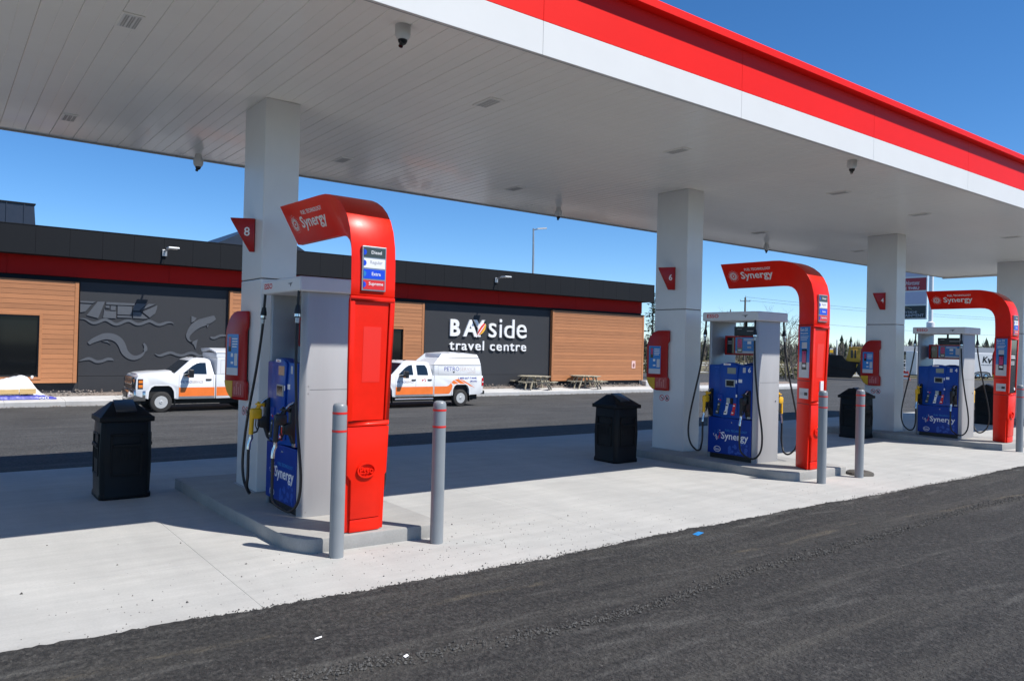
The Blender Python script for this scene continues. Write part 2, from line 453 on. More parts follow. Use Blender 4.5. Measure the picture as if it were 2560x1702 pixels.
# sidewalk, kerb, gravel bed before the store
YK = 31.8
walk = bpy.data.objects.new('sidewalk', None); C.objects.link(walk); walk['kind'] = 'structure'
x = -9.0
while x < 52:
    x1 = x + 1.85; wide = 24.2 < x + .9 < 31.6
    yb = 33.98 if wide else 33.33
    b = MB(); b.add([(x + .004, YK + .16, -.56), (x1 - .004, YK + .16, -.56), (x1 - .004, 33.33, -.50), (x + .004, 33.33, -.50),
                     (x1 - .004, yb, -.49), (x + .004, yb, -.49), (x + .004, YK + .16, -.75), (x1 - .004, YK + .16, -.75)],
                    [(0, 1, 2, 3), (6, 7, 1, 0)] + ([(3, 2, 4, 5)] if wide else []))
    b.build('paving_slab', CONC2, walk)
    b = MB(); jx = .004
    b.prism([(YK + .02, -.80), (YK, -.585), (YK + .02, -.56), (YK + .155, -.555), (YK + .155, -.80)], 'x', x + jx, x1 - jx)
    b.build('kerb_stone', CONC2, walk)
    x = x1
g = MB(); g.add([(-9, 33.2, -.53), (52, 33.2, -.53), (52, 34.2, -.37), (-9, 34.2, -.37)], [(0, 1, 2, 3)])
struct(g, 'gravel_bed', GRAVEL)
# dry grass beyond the yard
g = MB(); n0 = Vector((.603, .798)); t0 = Vector((.798, -.603))
P = [n0 * 87 - t0 * 400, n0 * 87 + t0 * 500, n0 * 900 + t0 * 700, n0 * 900 - t0 * 700]
g.add([(p.x, p.y, -.72) for p in P], [(0, 1, 2, 3)]); struct(g, 'grass_verge', GRASS)

# loose stones: crumbs along the slab edge, the ridge on the road, specks on the concrete
g = MB()
def stone(x, y, z, r):
    s = [R.uniform(.55, 1.25) * r for _ in range(6)]; a = R.uniform(0, 6.3); c, q = math.cos(a), math.sin(a)
    P = [(s[0], R.uniform(-.3, .3) * r, 0), (R.uniform(-.3, .3) * r, s[1], 0), (-s[2], R.uniform(-.3, .3) * r, 0), (R.uniform(-.3, .3) * r, -s[3], 0), (0, 0, s[4] * .85), (0, 0, -s[5] * .5)]
    P = [(x + c * u - q * v, y + q * u + c * v, z + w_ + r * .25) for u, v, w_ in P]
    g.add(P, [(0, 1, 4), (1, 2, 4), (2, 3, 4), (3, 0, 4), (1, 0, 5), (2, 1, 5), (3, 2, 5), (0, 3, 5)])
ridge = [(1.2, 4.02), (1.745, 3.97), (2.14, 3.9), (2.6, 3.85), (3.0, 3.78), (3.66, 3.735), (4.44, 3.756), (5.24, 3.88), (6.0, 3.89), (6.7, 3.88), (7.4, 3.915), (8.37, 3.944), (9.95, 4.06), (11.4, 4.0), (14, 4.1)]
for k in range(len(ridge) - 1):
    (xa, ya), (xb, yb) = ridge[k], ridge[k + 1]
    dens = R.choice((260, 420, 620)) if k % 2 else 520
    for _ in range(int((xb - xa) * dens)):
        t = R.random(); stone(xa + (xb - xa) * t, ya + (yb - ya) * t + R.gauss(0, R.choice((.025, .05))), -.008, R.choice((.003, .004, .005, .006, .008, .010, .013)))
for _ in range(7500):
    x = -1 + 15 * R.random() ** 1.3; stone(x, 5.03 + R.gauss(0, .045) + .06 * max(0, 1 - abs(x - 1.2) / 2.2), .002, R.choice((.003, .004, .005, .006, .009)))
for _ in range(9000):
    x = .2 + 11 * R.random() ** 1.2; stone(x, R.uniform(1.6, 4.95), -.010, R.choice((.002, .0025, .003, .003, .004, .004, .005, .007)))
for (x, y) in [(4.41, 6.79), (4.21, 6.5), (3.95, 6.09), (3.76, 5.59), (3.47, 5.82), (3.48, 5.74), (3.1, 5.83), (2.84, 5.33), (4.59, 5.14), (5.49, 6.2), (4.53, 5.95), (4.16, 5.53), (5.47, 5.5), (5.71, 5.22), (3.71, 5.2), (1.22, 6.71), (.88, 6.38), (1.36, 5.84), (1.26, 5.68), (1.44, 5.51), (1.8, 7.14), (.55, 6.3), (1.93, 5.89), (.84, 7.64), (2.07, 6.21)]:
    stone(x, y, 0, R.choice((.006, .008, .010, .012)))
for _ in range(420):
    x = R.uniform(.3, 12); stone(x, 5.15 + abs(R.gauss(0, .7)), 0, R.choice((.002, .003, .004, .005)))
for _ in range(260):
    stone(4 + R.gauss(0, 1), 5.9 + R.gauss(0, .4), 0, R.choice((.003, .004, .006)))
o = g.build('loose_gravel', STONE); o['kind'] = 'stuff'
g = MB()
for _ in range(1500):
    x = R.uniform(-2, 40); stone(x, R.uniform(33.3, 33.95), -.50 + .2 * (R.random()), R.choice((.02, .03, .04, .06)))
for _ in range(900):
    x = R.uniform(-2, 40); stone(x, YK - abs(R.gauss(0, .05)), -.75, R.choice((.015, .02, .03)))
o = g.build('rubble', GRAVEL); o['kind'] = 'stuff'
b = MB(); b.add([(6.0, 4.87, .004), (6.13, 4.90, .012), (6.09, 4.94, .02), (5.99, 4.93, .008)], [(0, 1, 2), (0, 2, 3)])
tag(b.build('paper_scrap', CYAN), 'small blue scrap lying on the asphalt beside the concrete edge', 'litter')
b = MB(); b.add([(1.90, 4.42, 0), (1.945, 4.42, .004), (1.95, 4.435, .008), (1.905, 4.435, .003)], [(0, 1, 2, 3)])
tag(b.build('paper_scrap', WPRINT), 'thin white scrap lying on the dark asphalt nearest the slab', 'litter')
b = MB(); b.add([(2.22, 3.88, 0), (2.245, 3.885, .006), (2.24, 3.90, .012), (2.215, 3.90, .004)], [(0, 1, 2, 3)])
tag(b.build('paper_scrap', WPRINT), 'tiny white scrap lying in the ridge of loose gravel', 'litter')

# ------------------------------------------------------------------ canopy
X1, SP = 3.1115, 7.032
OA = (-.042, .086, -.043, 0); OP = (-.025, .055, -.028, 0); OC = (-.012, .03, -.014, 0)
ZC, YN, YF, XR, XL = 4.484, 5.51, 12.13, 27.43, -8.9
FK = .98; YN2 = 5.40; zz_ = lambda z: 1.8 + (z - 1.8) * FK
can = thing('fuel_canopy', 'long flat canopy over the pumps with red and white fascia', 'canopy', (9, 8.8, 4.48))
b = MB(); b.box(XL + .03, XR - .03, YN2 + .031, YF - .031, 4.52, 4.79); b.build('sun_block_deck', WHITE, can)  # unseen sheet over the soffit, put in to block the sun
pm = MB(); ox = Vector((9, 8.8, 4.48))
pr = [(.0006, 4.515), (.0015, 4.4875), (.006, 4.484), (.136, 4.484), (.1385, 4.4865), (.1415, 4.4865), (.144, 4.484), (.274, 4.484), (.2785, 4.4875), (.2794, 4.515)]
pm.prism(pr, 'y', YN2 + .033, YF - .035)
p0 = pm.build('soffit_panel', SOFFIT, can)
npan = int((XR - XL - .06) / .28)
for i in range(npan):
    q = p0 if i == 0 else p0.copy()
    if i: C.objects.link(q)
    q.location = (XL + .03 + i * .28, 0, R.uniform(0, .0012))
seams = [XL] + [(4.437 + 2.955 * k) * FK for k in range(-4, 8)] + [XR]
seams = [s for s in seams if XL <= s <= XR]
for a, c in zip(seams[:-1], seams[1:]):
    for y0, y1, zs in ((YN2, YN2 + .03, (zz_(ZC), zz_(4.798), zz_(5.285))), (YF - .03, YF, (ZC - .012, 4.62, 4.80))):
        b = MB(); b.box(a + .0012, c - .0012, y0, y1, zs[0], zs[1] - .001, .003); b.build('white_fascia_panel', WHITE, can)
        b = MB(); b.box(a + .0012, c - .0012, y0 - .001, y1 + .001, zs[1], zs[2], .003); b.build('red_fascia_panel', RED, can)
for xa in (XL, XR - .03):
    b = MB(); b.box(xa, xa + .03, YN2 + .031, YF - .031, zz_(ZC), 4.62); b.build('white_fascia_panel', WHITE, can)
    b = MB(); b.box(xa - .001, xa + .031, YN2 + .031, YF - .031, 4.621, 4.80); b.build('red_fascia_panel', RED, can)
b = MB()
b.prism([(YN2 - .105, zz_(5.276)), (YN2 - .105, zz_(5.355)), (YN2 - .09, zz_(5.370)), (YN2 + .3, zz_(5.386)), (YN2 + .3, zz_(5.287)), (YN2 - .002, zz_(5.262))], 'x', XL - .08, XR + .08)
b.build('cap_rail', RED, can)
b = MB(); b.box(XL - .06, XR + .06, YF - .3, YF + .04, 4.803, 4.85, .01); b.build('cap_rail', RED, can)
b = MB(); b.box(XL + .04, XR - .04, YF - .065, YF - .034, ZC - .02, ZC - .002); b.box(XL + .04, XR - .04, YN2 + .031, YN2 + .05, zz_(ZC) + .004, zz_(ZC) + .05)
b.build('edge_trim', GREYM, can)
b = MB(); b.box(XL + .03, XR - .03, YN2 + .031, YN2 + .25, 4.791, 5.19); b.build('fascia_back', WHITE, can)

# ceiling lights
LP = [(1.29, 7.21), (1.3, 10.9), (4.86, 6.98), (4.79, 10.6), (7.97, 6.96), (7.9, 10.47), (12.02, 6.98), (11.9, 10.5), (14.93, 7.02), (14.84, 10.5), (19.1, 7.0), (19.19, 10.56)]
LN = ['nearest the camera at the upper left', 'near the far left canopy edge above the charcoal roof', 'to the right of the first column near the fascia', 'above the arch of pump eight by the rear edge', 'to the left of the second column near the fascia', 'left of the second column by the rear edge', 'in front of the third column near the fascia', 'behind the second column', 'over the gap before the third column near the fascia', 'above the arch of pump six by the rear edge', 'right of the third column near the fascia', 'between the third and last columns by the rear edge']
b = MB(); b.mat(DOMEW).box(-.1, .1, -.205, .205, ZC - .016, ZC - .001, .004); lt0 = None
for (x, y), nme in zip(LP, LN):
    t = thing('ceiling_light', 'white square ceiling light ' + nme, 'ceiling light', (x, y, ZC), 'recessed lights under the canopy')
    if lt0 is None:
        q = MB(); q.box(x - .088, x + .088, y - .18, y + .18, ZC - .008, ZC - .001, .002); fr = q.build('frame', SOFFIT, t)
        q = MB(); q.box(x - .07, x + .07, y - .155, y + .155, ZC - .010, ZC - .0082); ln = q.build('lens', LEDW, t)
        q = MB()
        for i in range(3):
            for j in range(9):
                for k in range(2):
                    xx = x - .052 + i * .046 + k * .018; yy = y - .13 + j * .031; q.box(xx, xx + .012, yy, yy + .02, ZC - .0125, ZC - .0102)
        sl = q.build('diode', SLOT, ln); lt0 = t
    else:
        for ch in list(lt0.children): copy_tree(ch, t)
# cameras
for (x, y, h, lab) in [(3.13, 5.78, .085, 'white dome camera on the canopy soffit beside the near white fascia, above pump eight'), (3.06, 11.74, .15, 'white dome camera hanging at the rear canopy edge left of the first column'),
                       (9.59, 11.31, .14, 'white dome camera hanging at the rear canopy edge left of the second column'), (16.39, 11.39, .14, 'white dome camera hanging at the rear canopy edge above the arch of pump six'), (10.15, 5.71, .08, 'white dome camera on the canopy soffit beside the near fascia, right of the second column')]:
    t = thing('dome_camera', lab, 'camera', (x, y, ZC), 'dome cameras under the canopy')
    q = MB(); q.lathe((x, y, ZC), [(.064, -h), (.066, -h + .01), (.066, -.001)] if h < .1 else [(.066, -h), (.07, -h + .015), (.07, -h * .55), (.05, -h * .35), (.04, -.001)], 24); q.build('housing', DOMEW, t, smooth=35)
    q = MB(); q.lathe((x, y, ZC - h), [(.042, -.036), (.054, -.024), (.064, -.001)], 24); q.build('collar', DOMEW, t, smooth=35)
    q = MB(); q.lathe((x, y, ZC - h - .022), [(.010, -.06), (.027, -.048), (.039, -.028), (.042, -.002)], 24)
    q.cyl((x - .01, y - .005, ZC - h - .06), (x - .024, y - .012, ZC - h - .10), .02, n=14); q.build('lens_dome', BLKG, t, smooth=50)

# ------------------------------------------------------------------ columns, islands
COLS = ['first', 'second', 'third', 'fourth']
NUM = ['8', '6', '4']; WORD = ['eight', 'six', 'four']
YC0, YC1 = 8.448, 9.133
for i in range(4):
    xc = X1 + SP * i + OC[i]
    t = thing('canopy_column', 'white square canopy column behind pump %s' % WORD[i] if i < 3 else 'white square canopy column at the right edge of the photo', 'column', (xc, 8.79, .12), 'white columns carrying the canopy')
    hw = .2
    q = MB(); q.box(xc - hw, xc + hw, YC0, YC1, .125, 2.478, .012); lo = q.build('lower_panel', COLW, t)
    q = MB(); q.box(xc - hw, xc + hw, YC0, YC1, 2.486, ZC, .012); q.build('upper_panel', COLW, t)
    q = MB(); q.box(xc - hw + .01, xc + hw - .01, YC0 + .01, YC1 - .01, 2.47, 2.49); q.build('joint', DARKU, t)
    q = MB(); q.box(xc - hw - .02, xc + hw + .02, YC0 - .02, YC1 + .02, .116, .128, .004); q.build('base_plate', GREYM, t)
    for k, yy in enumerate((8.93, 8.815)):                                    # no smoking / no flame roundels
        q = MB(); n = 24; cz = .985; xf = xc - hw - .0015; rr, ri = .052, .042
        V = []; F = []
        for a in range(n):
            th = 2 * math.pi * a / n
            V += [(xf, yy + rr * math.cos(th), cz + rr * math.sin(th)), (xf, yy + ri * math.cos(th), cz + ri * math.sin(th))]
        for a in range(n): c2 = (a + 1) % n; F.append((2 * a, 2 * a + 1, 2 * c2 + 1, 2 * c2))
        q.mat(RPRINT).add(V, F)
        q.add([(xf, yy + .036, cz + .028), (xf, yy + .028, cz + .036), (xf, yy - .036, cz - .028), (xf, yy - .028, cz - .036)], [(0, 1, 2, 3)])
        q.mat(BLK)
        if k == 0: q.box(xf - .0005, xf, yy - .03, yy + .025, cz - .006, cz + .004)
        else: q.prism([(yy - .012, cz - .024), (yy + .014, cz - .024), (yy + .018, cz), (yy + .002, cz + .026), (yy - .016, cz)], 'x', xf - .0005, xf)
        q.build('warning_roundel', None, lo)
    q = MB(); q.prism([(xc - .705, 9.80), (xc - .70, 9.6), (xc - .67, 8.0), (xc - .61, 6.5), (xc - .575, 6.38), (xc - .5, 6.26), (xc - .44, 6.215), (xc + .78, 6.17), (xc + .82, 6.2), (xc + .84, 6.5), (xc + .84, 9.80)], 'z', -.05, .122)
    q.v = [(a + OP[i] - OC[i], b_, c_) for a, b_, c_ in q.v]; isl = struct(q, 'pump_island', KERB, bev=.016)
    # windshield service unit on the column
    if True:
        t = thing('service_unit', ('red windshield service unit with blue advert on the column of pump %s' % WORD[i]) if i < 3 else 'red windshield service unit peeking out left of the arch of pump four', 'service unit', (xc - .205, 8.9, 1.5), 'red service units on the columns')
        def UT(x, y, z, xc=xc):
            f = (y - 8.59) / .74; return (x + .31 - .243 - .118 * f - OC[i] * 0, 8.755 + .40 * f, z)
        ol = [(8.60, 2.125), (8.96, 2.125), (9.06, 2.11), (9.16, 2.07), (9.25, 2.0), (9.31, 1.92), (9.33, 1.85), (9.325, 1.34), (9.29, 1.25), (9.22, 1.18), (9.12, 1.13), (9.0, 1.112), (8.59, 1.112), (8.59, 1.31), (8.65, 1.345), (8.655, 1.90), (8.60, 1.945)]
        q = MB(UT); q.prism(ol, 'x', xc - .31, xc - .272); sh = q.build('shell', REDU, t, bev=.012)
        q = MB(UT); q.box(xc - .273, xc - .20, 8.7, 9.2, 1.2, 2.05); q.build('mount', BLK, t)
        xf = xc - .310
        q = MB(UT); q.box(xf - .004, xf, 9.24, 8.86, 1.39, 1.86); ad = q.build('advert', ADBLUE, t)
        q = MB(UT)
        q.mat(ADGREY).box(xf - .0055, xf - .0041, 9.24, 8.86, 1.39, 1.475)
        q.mat(BLKG).box(xf - .0055, xf - .0041, 9.19, 9.10, 1.66, 1.83); q.mat(ADPINK).box(xf - .006, xf - .0056, 9.18, 9.11, 1.72, 1.82)
        q.mat(WPRINT)
        for k in range(4): q.box(xf - .0055, xf - .0041, 9.07, 8.89 + .02 * (k == 3), 1.80 - k * .03, 1.812 - k * .03)
        q.box(xf - .0055, xf - .0041, 9.10, 9.03, 1.60, 1.64); q.box(xf - .0055, xf - .0041, 9.10, 9.02, 1.52, 1.545); q.mat(ADGREY).box(xf - .0055, xf - .0041, 8.98, 8.88, 1.50, 1.64)
        q.build('print', None, ad)
        q = MB(UT); q.prism([(9.305, 1.325), (9.035, 1.325), (9.035, 1.135), (9.12, 1.145), (9.21, 1.195), (9.28, 1.27)], 'x', xf - .006, xf + .001); q.build('squeegee_bucket', YELP, t)
        q = MB(UT); q.box(xf - .004, xf, 9.02, 8.64, 1.145, 1.33)
        q.build('instruction_panel', M('clear red cover', (.40, .05, .05), .2, coat=.5) if i == 0 else MATS['clear red cover'], t)
        q = MB(UT)
        for k in range(4): q.box(xf - .0055, xf - .0041, 8.97 - .07 * k, 8.935 - .07 * k, 1.17, 1.19 + .035 * (2 + k % 2))
        q.prism([(8.90, 1.30), (8.82, 1.30), (8.86, 1.318)], 'x', xf - .0055, xf - .0041); q.build('print', MATS.get('faded red print') or M('faded red print', (.50, .16, .15), .5), t.children[-1])
    if i < 3:                                                            # number flag
        t = thing('number_sign', 'red wedge sign with white number %s on the column' % WORD[i], 'sign', (xc - .205, 8.70, 3.0), 'pump number signs on the columns')
        dv = Vector((-.87, .49, 0)).normalized(); nv = Vector((-.49, -.87, 0)).normalized()
        oo = Vector((xc - .20, 8.70, 0))
        if i == 0: ol = [(0, 3.165), (.27, 3.165), (.255, 3.13), (.055, 2.79), (0, 2.79)]
        else: ol = [(0, 3.19), (.29, 3.175), (.28, 3.14), (.115, 2.81), (0, 2.81)]
        V = [tuple(oo + dv * a + nv * .022 + Vector((0, 0, z))) for a, z in ol] + [tuple(oo + dv * a - nv * .022 + Vector((0, 0, z))) for a, z in ol]
        n = len(ol); F = [list(range(n)), list(range(n, 2 * n))[::-1]] + [[(k + 1) % n, k, n + k, n + (k + 1) % n] for k in range(n)]
        q = MB(); q.add(V, F); q.build('plate', REDU, t, bev=.006)
        q = MB(); q.text(NUM[i], oo + dv * .115 + nv * .0225 + Vector((0, 0, 2.965)), -dv, (0, 0, 1), hgt=.10, dep=.002, bold=.01); q.build('numeral', WPRINT, t)

# ------------------------------------------------------------------ red arches
def arch_w(z): return .1925 + .0275 * max(0, min(1, (z - .13) / 2.08))
def fy(z): return 6.182 - .05 * max(0, min(1, (z - .13) / 2.08))
OUT = [(6.135, 2.30), (6.137, 2.50), (6.15, 2.66), (6.185, 2.80), (6.24, 2.91), (6.31, 2.995), (6.40, 3.065), (6.50, 3.115), (6.60, 3.148), (6.70, 3.166), (6.82, 3.172), (7.75, 3.178)]
# matching points of the narrow inner ridge: the section of the post is a wedge, broad in front and slim behind
INR = [(6.482, 2.24), (6.483, 2.40), (6.485, 2.48), (6.489, 2.56), (6.497, 2.62), (6.508, 2.66), (6.53, 2.705), (6.56, 2.745), (6.61, 2.78), (6.68, 2.80), (6.78, 2.808), (7.72, 2.802)]
RW = .028
def sunburst(mb, c, rv, uv, r, dep=.0016, seed=3):
    q = random.Random(seed); rv, uv = Vector(rv), Vector(uv); nv = rv.cross(uv); c = Vector(c)
    def dot(a, rad, s):
        p = c + rv * math.cos(a) * rad + uv * math.sin(a) * rad; k = 6
        V = [tuple(p + nv * dep + rv * s * math.cos(6.283 * j / k) + uv * s * math.sin(6.283 * j / k)) for j in range(k)]
        mb.add(V, [list(range(k))])
    dot(0, 0, r * .17)
    for j in range(16): dot(6.283 * j / 16, r * .40, r * .085)
    for j in range(22): dot(6.283 * j / 22 + .1, r * .56, r * .075)
    for j in range(26): dot(6.283 * j / 26 + q.uniform(-.05, .05), r * q.uniform(.68, .76), r * .052)
    for j in range(30): dot(6.283 * j / 30 + q.uniform(-.08, .08), r * q.uniform(.84, 1.0), r * .036)
def make_arch(xc, i):
    t = thing('fuel_arch', 'tall red arched sign post bending over pump %s' % WORD[i], 'sign post', (xc, 6.28, .12), 'red arches in front of the pumps')
    zr = [.13 + (2.2 - .13) * k / 12 for k in range(13)]
    OUTS = [(fy(z) + .03, z) for z in zr] + [(6.137, 2.212)] + OUT
    INS = [(6.49, z) for z in zr] + [(6.481, 2.205)] + INR
    V = []; F = []
    for (yo, zo), (yi, zi) in zip(OUTS, INS):
        wo = arch_w(zo); V += [(xc - wo, yo, zo), (xc + wo, yo, zo), (xc + RW, yi, zi), (xc - RW, yi, zi)]
    n = len(OUTS)
    for k in range(n - 1):
        for j in range(4):
            a, b2 = 4 * k + j, 4 * k + (j + 1) % 4; F.append([a, b2, b2 + 4, a + 4])
    F.append([3, 2, 1, 0]); e = 4 * (n - 1); F.append([e, e + 1, e + 2, e + 3])
    q = MB(); q.add(V, F); q.build('post', REDG, t, bev=.006, smooth=32)
    def cover(name, ol, y0, y1, mt, bev=.004, flat=None):
        q = MB(); q.prism(ol, 'y', y0, y1); q.v = [(xc + x, y + fy(z), z) for x, y, z in q.v]; return q.build(name, mt, t, bev=bev)
    W = lambda z: arch_w(z)
    cover('lower_cover', [(-W(.24) + .045, .245), (W(.24) - .045, .245), (W(.6) - .045, .585), (W(.64) - .003, .64), (W(1.05), 1.055), (-W(1.05), 1.055), (-W(.64) + .003, .64), (-W(.6) + .045, .585)], 0, .028, REDG)
    cover('base_cover', [(-W(.13) + .045, .128), (W(.13) - .045, .128), (W(.13) - .045, .238), (-W(.13) + .045, .238)], .006, .03, REDG)
    # framed front panel
    fr = .045
    q = MB()
    for ol in ([(-W(1.06), 1.063), (W(1.06), 1.063), (W(1.11), 1.108), (-W(1.11), 1.108)], [(-W(2.16), 2.16), (W(2.16), 2.16), (W(2.205), 2.205), (-W(2.205), 2.205)],
               [(-W(1.11), 1.108), (-W(1.11) + fr, 1.108), (-W(2.16) + fr, 2.16), (-W(2.16), 2.16)], [(W(1.11) - fr, 1.108), (W(1.11), 1.108), (W(2.16), 2.16), (W(2.16) - fr, 2.16)]):
        q.prism(ol, 'y', 0, .03)
    q.v = [(xc + x, y + fy(z), z) for x, y, z in q.v]; q.build('panel_frame', REDG, t, bev=.005)
    if i < 2:
        pn = cover('inset_panel', [(-W(1.1) + fr + .003, 1.112), (W(1.1) - fr - .003, 1.112), (W(2.15) - fr - .003, 2.157), (-W(2.15) + fr + .003, 2.157)], .018, .03, REDG, 0)
        cover('raised_patch', [(-.075, 1.45), (.10, 1.45), (.10, 1.94), (-.075, 1.94)], .0165, .019, M('red sticker', (.84, .024, .012), .3, coat=.3) if i == 0 else MATS['red sticker'], 0)
    else:
        cover('advert_panel', [(-W(1.1) + fr + .003, 1.112), (W(1.1) - fr - .003, 1.112), (W(2.15) - fr - .003, 2.157), (-W(2.15) + fr + .003, 2.157)], .012, .03, M('charcoal advert', (.018, .020, .026), .15, coat=.3), 0)
        q = MB(); yf = fy(1.7) + .008
        q.box(xc - .15, xc - .07, yf, yf + .003, 1.985, 2.01)
        for k, wd in enumerate((.20, .17, .21, .22)): q.box(xc - .13, xc - .13 + wd, yf, yf + .003, 1.90 - .035 * k, 1.918 - .035 * k)
        for k in range(4): q.box(xc - .13, xc + .05, yf, yf + .003, 1.73 - .02 * k, 1.737 - .02 * k)
        n = 14; q.prism([(xc + .10 + .028 * math.cos(6.283 * k / n), 1.19 + .028 * math.sin(6.283 * k / n)) for k in range(n)], 'y', yf + .005, yf + .012)
        q.build('print', WPRINT, t)
    if i == 1:
        q = MB(); q.box(xc + .03, xc + .11, fy(1.3) - .002, fy(1.3) + .016, 1.19, 1.40); q.box(xc + .035, xc + .09, fy(1.2) - .002, fy(1.2) + .01, 1.12, 1.185); q.build('notice', WPRINT, t)
        q = MB()
        for k in range(5): q.box(xc + .045, xc + .095, fy(1.3) - .003, fy(1.3) - .0021, 1.23 + k * .03, 1.237 + k * .03)
        q.build('print', PALE, t.children[-1])
    # grade board
    yg = 6.118
    q = MB(); q.box(xc - .125, xc + .112, yg, yg + .03, 2.255, 2.648, .003); gb = q.build('grade_board', ALU, t)
    rows = [('Diesel', M('diesel grey', (.045, .062, .060), .35) if i == 0 else MATS['diesel grey'], 'w'), ('Regular', WPRINT, 'g'), ('Extra', M('extra blue', (.008, .06, .62), .3) if i == 0 else MATS['extra blue'], 'w'), ('Supreme', M('supreme red', (.66, .02, .02), .3) if i == 0 else MATS['supreme red'], 'w')]
    for k, (tx, mt, cc) in enumerate(rows):
        z1 = 2.634 - k * .0945; z0 = z1 - .083
        q = MB(); q.mat(mt).box(xc - .112, xc + .1, yg - .003, yg - .0002, z0, z1)
        n = 12; cx = xc - .112; cz = (z0 + z1) / 2
        q.mat(MATS['extra blue'] if k != 2 else CYAN).prism([(cx, cz + .022)] + [(cx + .026 * math.sin(math.pi * j / n), cz + .026 * math.cos(math.pi * j / n)) for j in range(n + 1)], 'y', yg - .0045, yg - .0031)
        q.mat(WPRINT if cc == 'w' else PALE).text(tx, (xc + .012, yg - .0031, cz - .012), hgt=.030 if tx not in ('Regular', 'Supreme') else .038, dep=.0012, bold=.01, align='c')
        q.build('grade_strip', None, gb)
    # raised oval with lettering
    n = 32; cx, cz = xc - .012, .672; a, bb = .092, .068; y0 = fy(.67)
    q = MB(); V = []; F = []
    for k in range(n):
        th = 6.2832 * k / n
        for (s, y) in ((1, y0), (1, y0 - .02), (.84, y0 - .02), (.84, y0)): V.append((cx + a * s * math.cos(th), y, cz + bb * (s if s == 1 else .80) * math.sin(th)))
    for k in range(n):
        c2 = (k + 1) % n
        for j in range(3): F.append((4 * k + j, 4 * c2 + j, 4 * c2 + j + 1, 4 * k + j + 1))
    q.add(V, F); ov = q.build('emblem_ring', REDG, t, smooth=40)
    q = MB(); q.text('Esso', (cx, y0 - .001, cz - .03), wid=.135, hgt=.062, dep=.019, bold=.016, align='c'); q.build('emblem_lettering', REDG, t)
    # print on the slanting arm faces (both sides)
    Ht, Hb = 3.176, 2.804
    for sd in (-1, 1):
        uv = Vector((sd * (.22 - RW), 0, Ht - Hb)); ln = uv.length; uv.normalize(); rv = Vector((0, sd, 0)) ; nv = rv.cross(uv)
        def fp(y, h): return Vector((xc + sd * RW, y, Hb)) + uv * h + nv * .0004            # h above the ridge along the face
        ya = 7.66 if sd < 0 else 6.80
        q = MB(); q.mat(GPRINT); sunburst(q, fp(ya + sd * .09, .205), rv, uv, .098); q.build('sunburst_print', None, t)
        yb = ya + sd * .225
        q = MB(); q.text('Synergy', fp(yb, .115), rv, uv, wid=.56, hgt=.155, dep=.0015, bold=.018)
        q.text('FUEL TECHNOLOGY', fp(yb + sd * .09, .282), rv, uv, wid=.455, hgt=.042, dep=.0015, bold=.012); q.build('lettering', GPRINT, t)
    # adverts and labels on the slanting left side: f runs from the front edge (0) to the ridge (1)
    def side(mb):
        out = []
        for d, f, z in mb.v:
            w_ = arch_w(z); a = Vector((xc - w_, fy(z) + .03, z)); b2 = Vector((xc - RW, 6.49, z)); dr = (b2 - a).normalized(); nv = Vector((-dr.y, dr.x, 0))
            if nv.x > 0: nv = -nv
            out.append(tuple(a.lerp(b2, f) + nv * d))
        mb.v = out
    q = MB(); q.box(-.02, .004, .10, .86, 1.445, 2.185); side(q); ad = q.build('side_advert', ADBLUE, t)
    q = MB(); q.mat(ADGREY).box(.0041, .0055, .10, .86, 1.445, 1.67)
    q.mat(BLKG).box(.0056, .0065, .30, .66, 1.56, 1.86); q.mat(ADPINK).box(.0066, .0075, .34, .62, 1.66, 1.83); q.mat(ADGREY).box(.0041, .0055, .30, .68, 1.87, 1.96)
    q.mat(WPRINT); q.box(.0066, .0075, .36, .60, 1.60, 1.64)
    for k in range(3): q.box(.0041, .0055, .20 + .06 * k, .78, 2.04 - k * .025, 2.048 - k * .025)
    side(q); q.build('print', None, ad)
    w_ = arch_w(2.1); a = Vector((xc - w_, fy(2.1) + .03, 0)); b2 = Vector((xc - RW, 6.49, 0)); dr = (a - b2).normalized()
    for tx, z, h_ in (('Earn 5X', 2.12, .045), ('the points', 2.07, .034)):
        p = a.lerp(b2, .80); nv = Vector((-abs(dr.y), -abs(dr.x), 0)).normalized(); nv = dr.cross(Vector((0, 0, 1)))
        q = MB(); q.text(tx, p + nv * .0045 + Vector((0, 0, z)), dr, (0, 0, 1), wid=.20, hgt=h_, dep=.0012, bold=.01); q.build('lettering', WPRINT, ad)
    q = MB(); q.mat(ADGREY).box(-.02, .004, .10, .80, 1.14, 1.29); q.mat(PALE).box(.0041, .0052, .40, .74, 1.19, 1.235); q.mat(BLK).box(.0041, .0052, .16, .40, 1.19, 1.235); side(q); q.build('side_label', None, t)
    q = MB()
    for (z0, z1) in ((1.395, 1.405), (1.062, 1.072), (2.205, 2.213)):
        q = MB(); q.box(-.02, .0012, .01, .97, z0, z1); side(q); q.build('panel_seam', MATS.get('seam red') or M('seam red', (.18, .004, .003), .5), t)
    return t
for i in range(3):
    t = make_arch(X1 + SP * i + .05 + OA[i], i); t.location.y += .055; t.rotation_euler.z = .035

